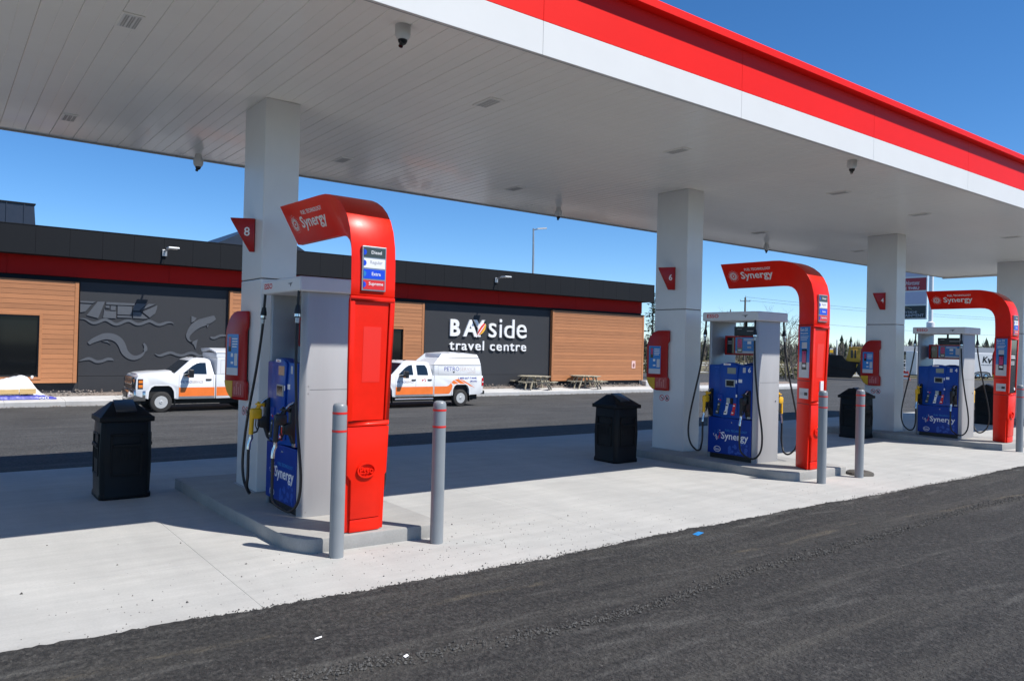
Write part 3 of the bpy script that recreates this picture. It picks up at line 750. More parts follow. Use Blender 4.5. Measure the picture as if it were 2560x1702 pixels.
# ------------------------------------------------------------------ pumps
def make_pump(xc):
    t = thing('fuel_pump', '', 'fuel pump', (xc, 7.48, .122), 'fuel pumps under the canopy')
    cx, cy = xc + .05, 7.4925
    xl, xr = xc - .27, xc + .37
    y0, y1 = 7.03, 7.955
    Tr = lambda x, y, z: (2 * cx - x, 2 * cy - y, z)
    def post(ya, yb, sg):
        c = .05
        if sg < 0: return [(xl + .012, yb), (xl, ya + c), (xl + .05, ya), (xr - .05, ya), (xr, ya + c), (xr - .012, yb)]
        return [(xl + .012, ya), (xl, yb - c), (xl + .05, yb), (xr - .05, yb), (xr, yb - c), (xr - .012, ya)]
    q = MB(); q.prism(post(y0, y0 + .068, -1), 'z', .118, 2.275); q.build('end_panel', STEEL, t, bev=.012)
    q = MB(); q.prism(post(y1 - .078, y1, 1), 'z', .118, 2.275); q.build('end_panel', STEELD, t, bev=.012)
    q = MB(); q.box(xc - .33, xc + .43, 6.968, 8.017, 2.272, 2.412, .018); hd = q.build('header', PUMPW, t)
    q = MB(); q.box(xl + .06, xr - .06, y0 + .06, y1 - .07, .118, 1.50); q.build('cabinet', BLUED, t)
    q = MB(); q.box(xl + .03, xr - .03, y0 + .069, y1 - .079, .118, .20); q.build('plinth', BLK, t)
    q = MB(); q.box(xc - .01, xc + .11, y0 + .069, 7.64, 2.052, 2.195, .006); q.build('display_box', M('charcoal box', (.014, .016, .018), .4) if 'charcoal box' not in MATS else MATS['charcoal box'], t)
    q = MB(); q.box(xc - .0112, xc - .0101, 7.40, 7.20, 2.118, 2.130); q.box(xc - .0112, xc - .0101, 7.58, 7.50, 2.15, 2.158); q.build('print', PALE, t.children[-1])
    q = MB(); q.cyl((xc + .05, 7.46, 2.18), (xc + .05, 7.46, 2.275), .02); q.build('hanger', BLK, t)
    for sd in (0, 1):
        T = Tr if sd else None
        q = MB(T); q.box(xl + .09, xr - .09, y0 - .0012, y0 + .004, 1.335, 1.339); q.build('panel_seam', MATS.get('seam grey') or M('seam grey', (.12, .12, .12), .6), t)
        for zz in (.17, 1.30, 1.37, 2.20):
            for xx in (xl + .075, xr - .075): q = MB(T); q.lathe((xx, y0 - .0005, zz), [(.006, -.002), (.006, .001)], 8, 'y'); q.build('screw', ALU, t)
        q = MB(T); q.lathe((xr - .14, y0 - .001, 1.05), [(.014, -.004), (.012, -.006), (.002, -.006)], 12, 'y'); q.build('lock', CHROME, t)
        # lower door with printed graphics
        q = MB(T); q.box(xl - .004, xl + .06, 7.095, 7.90, .20, .762, .006); dr = q.build('lower_door', BLUED, t)
        xf = xl - .004
        q = MB(T); q.mat(BLUEL)
        rr = random.Random(5)
        for k in range(26):
            yy = rr.uniform(7.17, 7.5); zz = .21 + .26 * rr.random() ** 1.6 * (1 - (yy - 7.17) / .5); s = rr.uniform(.015, .034)
            q.prism([(yy + s * math.cos(6.283 * a / 6), zz + .02 + s * math.sin(6.283 * a / 6)) for a in range(6)], 'x', xf - .0004 - .00002 * k, xf + .0002)
        q.build('hexagon_print', None, dr)['kind'] = 'stuff'; q = MB(T)
        q.mat(WPRINT).text('Synergy', (xf, 7.645, .40), (0, -1, 0), (0, 0, 1), wid=.50, hgt=.145, dep=.0014, bold=.012)
        q.mat(CYAN).text('FUEL TECHNOLOGY', (xf, 7.57, .555), (0, -1, 0), (0, 0, 1), wid=.40, hgt=.034, dep=.0012, bold=.006); q.build('lettering', None, dr); q = MB(T)
        n = 26; V = []; F = []
        for a in range(n):
            th = 6.2832 * a / n
            for s in (1, .86): V.append((xf - .0012, 7.715 + .066 * s * math.cos(th), .268 + .046 * (s if s == 1 else .8) * math.sin(th)))
        for a in range(n): b2 = (a + 1) % n; F.append((2 * a, 2 * b2, 2 * b2 + 1, 2 * a + 1))
        q.mat(WPRINT).add(V, [f[::-1] for f in F]); q.text('Esso', (xf, 7.715, .248), (0, -1, 0), (0, 0, 1), wid=.088, hgt=.038, dep=.0013, bold=.01, align='c')
        q.build('oval_print', None, dr); q = MB(T)
        rs = random.Random(9)
        for k in range(60):
            a = rs.uniform(0, 6.283); rad = .085 * (.35 + .65 * rs.random()); s = rs.uniform(.0035, .008)
            q.mat(RPRINT if (-1.3 < (a if a < 3.14 else a - 6.283) < 1.2 and rad < .06) else (CYAN if 1.2 < a < 3 else WPRINT))
            yy, zz = 7.71 - rad * math.cos(a), .49 + rad * math.sin(a)
            if rad < .06 and -1.3 < (a if a < 3.14 else a - 6.283) < 1.2: s *= 1.15
            q.prism([(yy + s * math.cos(6.283 * j / 6), zz + s * math.sin(6.283 * j / 6)) for j in range(6)], 'x', xf - .0012, xf + .0002)
        q.build('sunburst_print', None, dr)['kind'] = 'stuff'
        q = MB(T); q.lathe((xf, 7.45, .70), [(.012, .002), (.01, -.008), (.004, -.010)], 10, 'x'); q.build('door_lock', CHROME, dr)
        # upper head with humped top
        q = MB(T)
        top = [(7.90, 1.585), (7.72, 1.588), (7.64, 1.61), (7.56, 1.628), (7.46, 1.626), (7.38, 1.61), (7.30, 1.588), (7.095, 1.586)]
        q.prism([(7.90, .79), (7.60, .762), (7.095, .785)] + top[::-1], 'x', xl - .012, xl + .09); hb = q.build('head', BLUE, t, bev=.012)
        xh = xl - .012
        q = MB(T); q.prism([(7.66, 1.60), (7.58, 1.62), (7.40, 1.61), (7.33, 1.58), (7.36, 1.30), (7.34, .83), (7.70, .81), (7.68, 1.30)], 'x', xh - .022, xh + .001); q.build('console', BLUE, t, bev=.008); co = t.children[-1]
        xk = xh - .022
        q = MB(T); q.mat(WPRINT).box(xk - .004, xk + .001, 7.60, 7.47, 1.585, 1.612); q.mat(RPRINT).text('Esso', (xk - .004, 7.535, 1.591), (0, -1, 0), (0, 0, 1), wid=.065, hgt=.014, dep=.001, align='c'); q.build('badge', None, co)
        q = MB(T); q.box(xk - .003, xk + .001, 7.53, 7.37, 1.455, 1.55, .003); q.build('price_screen', M('lcd grey', (.20, .23, .21), .15, coat=.4) if 'lcd grey' not in MATS else MATS['lcd grey'], co)
        q = MB(T); q.mat(ALU).box(xk - .008, xk + .001, 7.56, 7.38, 1.25, 1.365, .004); q.mat(BLKG).box(xk - .0095, xk - .008, 7.54, 7.40, 1.265, 1.35); q.build('payment_screen', None, co)
        q = MB(T); q.mat(BLUED).box(xk - .01, xk + .001, 7.70, 7.60, 1.0, 1.13, .004); q.mat(WPRINT).box(xk - .011, xk - .01, 7.685, 7.67, 1.04, 1.055); q.mat(RPRINT).box(xk - .011, xk - .01, 7.655, 7.63, 1.03, 1.05); q.build('card_reader', None, co)
        q = MB(T); q.mat(ALU).box(xk - .01, xk + .001, 7.53, 7.465, 1.0, 1.08, .003); q.mat(BLKG).box(xk - .012, xk + .001, 7.455, 7.41, .985, 1.08, .003); q.build('keypad', None, co)
        q = MB(T); q.mat(WPRINT).box(xk - .002, xk + .001, 7.365, 7.34, 1.10, 1.14); q.mat(WPRINT).box(xk - .002, xk + .001, 7.37, 7.35, 1.31, 1.36); q.build('sticker', None, co)
        q = MB(T); q.mat(WPRINT).box(xh - .002, xh + .001, 7.335, 7.27, 1.325, 1.375); q.build('sticker', None, hb)
        for (ya, mt, mt2, sl) in ((7.69, 'diesel grey', PALE, .03), (7.535, 'white print', BLK, .028), (7.40, 'supreme red', WPRINT, .028)):
            q = MB(T); mm = MATS[mt]
            q.mat(mm).prism([(ya, 1.0), (ya - .045, 1.0), (ya - .045 + sl, .85), (ya + sl, .85)], 'x', xk - .006, xk + .001)
            q.prism([(ya + sl * .9, .88), (ya - .055 + sl, .88), (ya - .055 + sl * 1.4, .82), (ya + sl * 1.4, .82)], 'x', xk - .016, xk - .0005)
            q.mat(mt2); q.box(xk - .0175, xk - .016, ya + sl * .9, ya - .035 + sl, .845, .865); q.box(xk - .0072, xk - .006, ya - .005 + sl * .3, ya - .035 + sl * .3, .955, .975)
            q.build('grade_button', None, co)
        q = MB(T); q.mat(PALE).box(xh - .0012, xh + .001, 7.26, 7.21, 1.48, 1.555); q.build('tax_sticker', None, hb)
        q = MB(T); q.mat(BLUEL).box(xh - .001, xh + .001, 7.79, 7.70, 1.545, 1.552)
        for k in range(4): q.box(xh - .001, xh + .001, 7.77, 7.735, 1.50 - .02 * k, 1.505 - .02 * k)
        q.build('fine_print', None, hb)
        q = MB(T); q.mat(MATS.get('number_white') or M('number_white', (.75, .76, .80), .4)).text('8', (xh, 7.165, 1.485), (0, -1, 0), (0, 0, 1), hgt=.075, dep=.0014, bold=.02); nm = q.build('number', None, t)
        q = MB(T); q.mat(ALU).box(xh - .014, xh + .02, y0 + .13, y0 + .075, .785, .815, .003); q.build('latch', None, hb)
        # header print
        xg = xc - .33
        q = MB(T); q.mat(RPRINT).text('ESSO', (xg, 7.925, 2.322), (0, -1, 0), (0, 0, 1), wid=.225, hgt=.056, dep=.0012, bold=.02); q.build('lettering', None, hd)
        q = MB(T); q.mat(MATS.get('mark grey') or M('mark grey', (.12, .13, .13), .5)).prism([(7.27, 2.355), (7.15, 2.36), (7.18, 2.346), (7.203, 2.318), (7.222, 2.346), (7.27, 2.352)], 'x', xg - .001, xg + .001); q.build('mascot_mark', None, hd)
        # double sided red advert panel between the end panels
        if sd == 0:
            q = MB(); q.box(cx - .04, cx + .04, y0 + .069, 7.83, 1.745, 2.05, .005); ap = q.build('advert_frame', REDU, t)
        q = MB(T); xa = cx - .04
        q.mat(ADBLUE).box(xa - .003, xa + .001, y0 + .075, 7.625, 1.775, 2.025); q.mat(ADGREY).box(xa - .0042, xa - .003, y0 + .075, 7.625, 1.775, 1.81)
        q.mat(BLKG).box(xa - .003, xa + .001, 7.785, 7.65, 1.77, 2.02); q.mat(BLKG).box(xa - .0045, xa - .003, 7.59, 7.49, 1.785, 2.015); q.mat(ADPINK).box(xa - .005, xa - .0046, 7.58, 7.50, 1.86, 2.0)
        q.mat(WPRINT)
        for k in range(2): q.box(xa - .0042, xa - .003, 7.47, 7.25, 1.995 - .02 * k, 2.003 - .02 * k)
        q.box(xa - .0042, xa - .003, 7.40, 7.33, 1.92, 1.965); q.box(xa - .0055, xa - .005, 7.57, 7.51, 1.81, 1.835); q.mat(ADGREY).box(xa - .0042, xa - .003, 7.28, 7.18, 1.84, 1.97)
        q.mat(PALE); q.box(xa - .0042, xa - .003, 7.40, 7.33, 1.855, 1.885)
        for k in range(3): q.box(xa - .0042, xa - .003, 7.77, 7.69, 1.96 - .02 * k, 1.966 - .02 * k)
        q.build('print', None, ap)
        # two nozzles per face
        for k, (yh, sgn, body) in enumerate(((7.845, 1, YEL), (7.15, -1, BLK))):
            q = MB(T); q.prism([(xl + .0, .775), (xl - .02, .80), (xl - .055, .90), (xl - .115, .91), (xl - .115, 1.0), (xl - .055, 1.02), (xl - .055, 1.17), (xl - .03, 1.205), (xl + .0, 1.215)], 'y', yh - .042, yh + .042); hol = q.build('nozzle_boot', BLK, t, bev=.008)
            nz = MB(T); xn = xl - .16
            nz.box(xn - .045, xn + .075, yh - .032, yh + .032, .995, 1.105, .022)
            nz.tube([(xn - .022, yh, 1.03), (xn - .026, yh, .93), (xn - .03, yh, .84)], [.026, .023, .024], 10)
            nz.tube([(xn + .02, yh, 1.08), (xn + .055, yh, 1.14)], .022, 10)
            nz.tube([(xn + .03, yh, 1.165), (xn + .10, yh, 1.125)], [.012, .012], 8); nz.lathe((xn + .06, yh, 1.145), [(.05, -.008), (.052, 0), (.05, .008)], 16)
            no = nz.build('nozzle', body, t, smooth=45)
            q = MB(T); q.tube([(xn + .055, yh, 1.14), (xn + .10, yh, 1.185), (xl - .02, yh, 1.205)], .013, 8); q.build('spout', CHROME, no, smooth=60)
            q = MB(T); q.tube([(xn + .05, yh, 1.0), (xn + .055, yh, .93), (xn + .03, yh, .865), (xn - .02, yh, .85)], .009, 6); q.tube([(xn + .02, yh, 1.0), (xn + .015, yh, .93), (xn + .03, yh, .89)], .006, 6); q.build('trigger_guard', BLK, no, smooth=60)
            q = MB(T); q.tube([(xn - .03, yh, .845), (xn - .026, yh, .80), (xn - .045, yh, .76), (xn - .05, yh, .69)], [.02, .021, .019, .021], 10); q.build('swivel', CHROME, no, smooth=50)
            xh_ = xn - .05
            if sgn < 0: pts = [(xc - .31, 7.035, 2.275), (xc - .318, 7.035, 2.14), (xc - .325, 7.03, 1.9), (xc - .335, 7.0, 1.5), (xc - .335, 6.94, 1.05), (xc - .32, 6.89, .72), (xc - .31, 6.875, .50), (xc - .32, 6.89, .33), (xc - .35, 6.95, .225), (xc - .39, 7.03, .21), (xh_, 7.11, .29), (xh_, yh, .42), (xh_, yh, .58), (xh_, yh, .695)]
            else: pts = [(xc - .31, 7.955, 2.275), (xc - .318, 7.957, 2.14), (xc - .33, 7.965, 1.9), (xc - .36, 8.02, 1.5), (xc - .40, 8.09, 1.10), (xc - .42, 8.15, .78), (xc - .43, 8.17, .52), (xc - .425, 8.13, .33), (xc - .41, 8.03, .225), (xc - .43, 7.93, .235), (xh_, 7.865, .31), (xh_, yh, .42), (xh_, yh, .58), (xh_, yh, .695)]
            # smooth the path
            P = [Vector(p) for p in pts]; sm = []
            for a in range(len(P) - 1):
                p_, q_, r_, s_ = P[max(a - 1, 0)], P[a], P[a + 1], P[min(a + 2, len(P) - 1)]
                for u in range(4):
                    v = u / 4; sm.append(.5 * ((2 * q_) + (r_ - p_) * v + (2 * p_ - 5 * q_ + 4 * r_ - s_) * v * v + (3 * q_ - p_ - 3 * r_ + s_) * v ** 3))
            sm.append(P[-1])
            q = MB(T); q.tube(sm, .0145, 8); hs = q.build('hose', RUB, t, smooth=60)
            q = MB(T); c0, c1 = Vector(pts[1]), Vector(pts[2])
            d = (c1 - c0).normalized(); q.mat(BLK).tube([c0, c0 + d * .05, c0 + d * .085], [.02, .03, .033], 12); q.mat(CHROME).tube([c0 + d * .085, c0 + d * .11], .029, 12); q.mat(BLK).tube([c0 + d * .112, c0 + d * .12], .03, 12); q.mat(ALU).tube([c0 + d * .121, c0 + d * .17], .02, 12)
            q.build('breakaway', None, hs, smooth=40)
    return t
pump0 = make_pump(X1 + OP[0])
numesh = {}
def num_mesh(d, src):
    out = []
    for o in src:
        pass
for i in range(3):
    t = pump0 if i == 0 else copy_tree(pump0)
    t.location.x = X1 + SP * i + OP[i]
    t['label'] = 'blue and grey fuel pump number %s with yellow and black nozzles' % WORD[i]
    if i:
        for ch in [c for c in t.children if c.name.startswith('number')]:
            side = max(v.co.x for v in ch.data.vertices) > .1
            xl = -.27; cx = .07; cy = 0.0 - .005
            q = MB((lambda x, y, z: (2 * .05 - x, 2 * .0125 - y, z)) if side else None)
            q.text(NUM[i], (-.282, 7.165 - 7.48, 1.485 - .122), (0, -1, 0), (0, 0, 1), hgt=.075, dep=.0014, bold=.02)
            me = bpy.data.meshes.new('number'); me.from_pydata(q.v, [], q.f); me.materials.append(MATS['number_white']); ch.data = me

# ------------------------------------------------------------------ bollards
def bollard(x, y, label):
    t = thing('bollard', label, 'bollard', (x, y, 0), 'grey bollards in front of the pumps')
    q = MB(); r = .0605; h = 1.288
    q.lathe((x, y, 0), [(r, -.02), (r, h - .05), (r * .96, h - .025), (r * .82, h - .008), (r * .5, h), (.001, h + .001)], 28); q.build('sleeve', BOLL, t, smooth=50)
    for z in (1.055, 1.205):
        q = MB(); n = 28; q.lathe((x, y, z), [(r, -.009), (r + .0015, -.009), (r + .0015, .009), (r, .009)], n); q.build('tape_band', BTAPE, t, smooth=40)
bollard(2.762, 6.03, 'grey bollard with red tape standing left of the arch of pump eight')
bollard(3.715, 5.985, 'grey bollard with red tape standing right of the arch of pump eight')
bollard(9.935, 5.94, 'grey bollard with red tape close in front of the arch of pump six')
bollard(10.92, 5.935, 'grey bollard with red tape standing on the slab right of pump six')
bollard(16.83, 5.95, 'grey bollard with red tape cut by the right photo edge')
q = MB(); q.lathe((11.2, 6.08, 0), [(.215, 0), (.20, .035), (.15, .055), (.02, .057)], 8)
tag(q.build('rubber_base', M('dusty rubber', (.075, .068, .058), .8, var=.3, vs=12)), 'low octagonal rubber base lying behind the bollard right of pump six', 'base')

# ------------------------------------------------------------------ bins
def make_bin(x, y, label, rz=0):
    t = thing('trash_bin', label, 'trash bin', (x, y, 0), 'black trash bins between the pumps')
    q = MB(); w0, w1 = .255, .265
    V = []
    for (z, w_) in ((.0, w0 + .01), (.05, w0 + .01), (.07, w0), (.45, w1), (.86, w1 - .012)):
        c = .045
        for (a, b_) in ((-w_ + c, -w_), (w_ - c, -w_), (w_, -w_ + c), (w_, w_ - c), (w_ - c, w_), (-w_ + c, w_), (-w_, w_ - c), (-w_, -w_ + c)): V.append((x + a, y + b_, z))
    F = [[7, 6, 5, 4, 3, 2, 1, 0], list(range(32, 40))]
    for l in range(4):
        for k in range(8): F.append([l * 8 + k, l * 8 + (k + 1) % 8, (l + 1) * 8 + (k + 1) % 8, (l + 1) * 8 + k])
    q.add(V, F); q.build('body', BIN, t, bev=.008)
    w1 = .265
    for (dx, dy) in ((0, -1), (-1, 0), (1, 0), (0, 1)):
        q = MB()
        def bx(u0, u1, z0, z1, d):                              # frame pieces proud of each side
            w_ = w1 + .0
            if dy: q.box(x + u0, x + u1, y + dy * (w_ - .02), y + dy * (w_ + d), z0, z1, .004)
            else: q.box(x + dx * (w_ - .02), x + dx * (w_ + d), y + u0, y + u1, z0, z1, .004)
        bx(-.165, -.14, .26, .72, .008); bx(.14, .165, .26, .72, .008); bx(-.165, .165, .70, .725, .008); bx(-.14, .14, .575, .612, .022); bx(-.14, .14, .255, .28, .008)
        for k in range(7): bx(-.10 + k * .033, -.09 + k * .033, .44, .55, .003)
        q.build('side_frame', BIN, t)
    q = MB(); wc = .279; q.box(x - wc, x + wc, y - wc, y + wc, .855, .915, .012); q.build('rim', BIN, t)
    q = MB(); a, c = wc - .015, .115
    V = [(x - a, y - a, .913), (x + a, y - a, .913), (x + a, y + a, .913), (x - a, y + a, .913), (x - c, y - .02, 1.06), (x + c, y - .02, 1.06), (x + c, y + .12, 1.06), (x - c, y + .12, 1.06)]
    q.add(V, [(0, 1, 5, 4), (1, 2, 6, 5), (2, 3, 7, 6), (3, 0, 4, 7), (4, 5, 6, 7), (3, 2, 1, 0)]); lid = q.build('lid', BIN, t, bev=.006)
    q = MB(); V = [(x - .105, y - .20, .982), (x + .105, y - .20, .982), (x + .105, y + .03, 1.085), (x - .105, y + .03, 1.085)]
    q.add(V + [(p[0], p[1] + .01, p[2] - .03) for p in V], [(0, 1, 2, 3), (7, 6, 5, 4), (0, 4, 5, 1), (1, 5, 6, 2), (2, 6, 7, 3), (3, 7, 4, 0)]); q.build('flap', BINP, t, bev=.004)
    return t
bin0 = make_bin(1.775, 9.66, 'black plastic trash bin with sloping lid left of pump eight')
for (x, y, lab) in ((8.84, 8.87, 'black plastic trash bin with peaked lid left of the second column'), (16.13, 8.86, 'black plastic trash bin standing behind the bollard left of the third column'), (23.0, 8.9, 'black plastic trash bin half hidden behind the arch of pump four')):
    t = copy_tree(bin0); t.location = (x, y, 0); t['label'] = lab

# ------------------------------------------------------------------ store
K = 34 / 31
def bx_(x): return x * K
def bz_(z): return 1.8 + (z - 1.8) * K
st = thing('store_building', 'low charcoal store with brown clad bays and a red band', 'store', (15, 34, -.5))
q = MB(); q.box(-9, 35.75, 34.06, 52, -.8, 5.0); q.build('core', WALL, st)
segs = [(4.20, 9.41), (18.29, 26.04)]
zl = bz_(.37)
for (a, c) in segs:
    q = MB(); q.box(bx_(a), bx_(c), 33.96, 34.055, -.75, zl - .006, .004); q.build('wall_panel', WALL, st)
    q = MB(); q.box(bx_(a), bx_(c), 33.96, 34.055, zl + .006, bz_(3.86), .004); q.build('wall_panel', WALL, st)
q = MB(); q.box(-9, bx_(32.66), 33.95, 34.055, bz_(3.70), bz_(3.845), .004); q.build('dark_trim', CHAR, st)
xx = -9
while xx < bx_(32.66) - .1:
    x1 = min(xx + 5.6, bx_(32.66)); q = MB(); q.box(xx + .004, x1 - .004, 33.88, 34.055, bz_(3.85), bz_(4.75), .004); q.build('red_band_panel', DKRED, st); xx = x1
YFa = 33.2; sf = 33.2 / 31
zft, zfb = 1.8 + 3.73 * sf, 1.8 + 2.76 * sf
xe = 33.77 * sf
q = MB(); q.box(-9, xe - .02, YFa + .04, 53, zfb + .03, zft - .03); q.build('roof_slab', CHAR, st)
n = 0; xa = xe
while xa > -8:
    c = xa; a = max(xa - 1.105, -9); q = MB(); q.box(a + .0025, c - .0025, YFa, YFa + .045, zfb, zft, .003); q.build('fascia_panel', CHAR, st); xa = a
q = MB(); q.box(-9, xe + .01, YFa - .012, YFa + .2, zft + .001, zft + .035, .004); q.box(-9, xe + .01, YFa + .02, 33.95, zfb + .005, zfb + .028); q.build('roof_flashing', CHAR, st)
q = MB(); q.box(xe - .04, xe + .012, YFa, 53, zfb + .002, zft, .004); q.build('end_fascia', CHAR, st)
# cladding bays
def clad(xa, xb, z0, z1, holes, yf=33.79):
    q = MB(); q.box(xa + .02, xb - .02, yf + .17, 34.06, z0 + .02, z1 - .01); q.build('bay_backing', FRAME, st)
    for (a, c) in ((xa, xa + .13), (xb - .13, xb)):
        q = MB(); q.box(a, c, yf - .012, 34.05, z0, z1, .006); q.build('corner_board', BROWN, st)
    q = MB(); q.box(xa - .01, xb + .01, yf - .03, 34.05, z1, z1 + .035, .004); q.build('bay_cap', CHAR, st)
    nb = round((z1 - z0) / .181); h = (z1 - z0) / nb
    for k in range(nb):
        za, zb = z0 + k * h, z0 + (k + 1) * h
        sp = [(xa + .135, xb - .135)]
        for (ha, hb, hz0, hz1) in holes:
            if zb > hz0 + .03 and za < hz1 - .03:
                ns = []
                for (a, c) in sp:
                    if hb > a and ha < c:
                        if ha - a > .02: ns.append((a, ha))
                        if c - hb > .02: ns.append((hb, c))
                    else: ns.append((a, c))
                sp = ns
        for (a, c) in sp:
            q = MB(); y_ = yf
            q.add([(a, y_, za + .004), (c, y_, za + .004), (c, y_ + .008, zb - .002), (a, y_ + .008, zb - .002), (a, y_ + .03, za + .004), (c, y_ + .03, za + .004), (c, y_ + .03, zb - .004), (a, y_ + .03, zb - .004)],
                  [(0, 1, 2, 3), (0, 4, 5, 1), (3, 2, 6, 7), (1, 5, 6, 2), (0, 3, 7, 4)]); q.build('board', BROWN, st)
    for (ha, hb, hz0, hz1) in holes:
        q = MB()
        q.box(ha - .09, ha, yf - .02, yf + .2, hz0 - .09, hz1 + .09, .005); q.box(hb, hb + .09, yf - .02, yf + .2, hz0 - .09, hz1 + .09, .005); q.box(ha, hb, yf - .02, yf + .2, hz1, hz1 + .09, .005); q.box(ha, hb, yf - .02, yf + .2, hz0 - .09, hz0, .005)
        q.build('window_trim', BROWN, st)
        q = MB()
        ww = hb - ha; nn = max(1, round(ww / 2.1))
        for j in range(nn + 1):
            xm = ha + ww * j / nn; q.box(max(ha, xm - .045), min(hb, xm + .045), yf + .06, yf + .16, hz0, hz1)
        q.box(ha, hb, yf + .061, yf + .159, hz0, hz0 + .07); q.box(ha, hb, yf + .061, yf + .159, hz1 - .07, hz1); fr = q.build('window_frame', FRAME, st)
        for j in range(nn):
            q = MB(); q.box(ha + ww * j / nn + .045, ha + ww * (j + 1) / nn - .045, yf + .10, yf + .115, hz0 + .07, hz1 - .07); q.build('pane', GLASS, fr)
b1 = 33.79 / 31
def cx_(x): return x * b1
def cz_(z): return 1.8 + (z - 1.8) * b1
clad(-8.8, cx_(4.17), cz_(.13), cz_(3.69), [(-4.3, cx_(3.0), cz_(.34), cz_(2.46))])
clad(cx_(9.41), cx_(18.29), cz_(.10), cz_(3.70), [(cx_(10.6), cx_(17.2), cz_(.32), cz_(2.45))])
clad(cx_(26.05), cx_(32.97), cz_(.02), cz_(3.74), [])
for (a, c, zt_) in ((bx_(26.04), bx_(32.64), .02), (bx_(9.41), bx_(18.29), .1), (-9, bx_(4.2), .13)):
    q = MB(); q.box(a, c, 33.97, 34.056, -.75, cz_(zt_) + .02); q.build('base_wall', WALL, st)
# mural reliefs
YM = 33.958
def relief(pts): 
    q = MB(); q.prism(pts, 'y', YM - .03, YM + .004); return q.build('mural_relief', RELIEF, st)
def ribbon(pts, w_, taper=.35):
    P = [Vector(p) for p in pts]; sm = []
    for a in range(len(P) - 1):
        p_, q_, r_, s_ = P[max(a - 1, 0)], P[a], P[a + 1], P[min(a + 2, len(P) - 1)]
        for u in range(3):
            v = u / 3; sm.append(.5 * ((2 * q_) + (r_ - p_) * v + (2 * p_ - 5 * q_ + 4 * r_ - s_) * v * v + (3 * q_ - p_ - 3 * r_ + s_) * v ** 3))
    sm.append(P[-1]); L = []; Rr = []; n = len(sm)
    for k, p in enumerate(sm):
        d = (sm[min(k + 1, n - 1)] - sm[max(k - 1, 0)]).normalized(); nn = Vector((-d.y, d.x))
        f = k / (n - 1); ww = w_(f) if callable(w_) else w_ * min(1, .15 + 6 * f, .15 + 6 * (1 - f))
        L.append(p + nn * ww / 2); Rr.append(p - nn * ww / 2)
    V = []; F = []
    for k in range(n): V += [(L[k].x, YM - .03, L[k].y), (Rr[k].x, YM - .03, Rr[k].y), (L[k].x, YM + .003, L[k].y), (Rr[k].x, YM + .003, Rr[k].y)]
    for k in range(n - 1):
        a, c = 4 * k, 4 * k + 4
        F += [(a + 1, c + 1, c, a), (a, c, c + 2, a + 2), (a + 1, a + 3, c + 3, c + 1)]
    q = MB(); q.add(V, F); return q.build('mural_relief', RELIEF, st)
hull = [[(4.62, 3.15), (5.16, 3.15), (5.05, 3.08), (4.62, 3.08)], [(4.62, 3.03), (5.02, 3.03), (4.80, 2.74), (4.62, 2.70)], [(5.22, 3.15), (5.47, 3.16), (5.25, 2.50), (4.85, 2.60)],
        [(5.52, 3.05), (6.55, 3.06), (6.55, 3.15), (5.52, 3.15)], [(5.5, 2.92), (5.64, 2.92), (5.64, 3.01), (5.5, 3.01)], [(5.68, 2.84), (5.86, 2.84), (5.86, 3.01), (5.68, 3.01)],
        [(5.42, 2.52), (5.88, 2.52), (5.88, 2.80), (5.5, 2.80), (5.46, 2.88)], [(5.93, 2.68), (6.45, 2.68), (6.45, 3.02), (5.93, 3.02)], [(5.93, 2.56), (6.45, 2.56), (6.45, 2.64), (5.93, 2.64)],
        [(6.5, 2.56), (6.9, 2.54), (7.06, 2.56), (6.75, 2.80), (6.5, 2.80)], [(6.5, 2.86), (6.72, 2.86), (7.0, 3.15), (6.6, 3.15), (6.5, 3.0)], [(6.85, 2.82), (7.12, 2.60), (7.32, 2.78), (7.38, 2.97), (7.40, 3.12)], [(6.78, 2.88), (7.34, 3.16), (7.06, 3.16)]]
for h in hull: relief(h)
ribbon([(4.62, 2.46), (4.8, 2.45), (5.03, 2.32), (5.21, 2.33), (5.44, 2.44), (5.57, 2.44), (5.82, 2.30), (5.98, 2.30), (6.24, 2.43), (6.4, 2.44), (6.62, 2.33), (6.79, 2.33), (7.06, 2.45), (7.2, 2.44), (7.4, 2.34), (7.57, 2.34), (7.79, 2.43), (7.97, 2.43), (8.05, 2.37)], .11)
ribbon([(4.64, .82), (4.91, .91), (5.04, .9), (5.23, .8), (5.43, .82), (5.61, .9), (5.75, .9), (5.84, .85)], .11)
ribbon([(7.36, 1.13), (7.54, 1.06), (7.77, 1.14), (7.97, 1.19), (8.23, 1.1), (8.44, 1.08), (8.7, 1.18), (8.88, 1.17), (9.09, 1.08), (9.33, 1.11)], .11)
ribbon([(9.52, 1.87), (9.7, 1.84), (9.95, 1.95), (10.22, 1.95)], .10)
ribbon([(4.94, 1.50), (5.10, 1.62), (5.3, 1.72), (5.52, 1.80), (5.78, 1.78), (5.99, 1.66), (6.12, 1.48), (6.22, 1.22), (6.38, 1.04), (6.6, .96), (6.82, 1.04), (6.97, 1.22), (7.0, 1.40), (6.92, 1.55)], lambda f: .05 + .22 * math.sin(math.pi * min(1, f * 1.15 + .05)) ** .7 if f < .86 else .15 - .6 * (f - .86))
relief([(5.40, 1.60), (5.60, 1.62), (5.72, 1.48), (5.60, 1.56)])
ribbon([(9.70, 2.72), (9.52, 2.62), (9.3, 2.52), (9.05, 2.42), (8.84, 2.26), (8.70, 2.08), (8.62, 1.90), (8.66, 1.74), (8.80, 1.62)], lambda f: .06 + .34 * math.sin(math.pi * min(1, .12 + f * .95)) ** 1.1 * (1 - .55 * f))
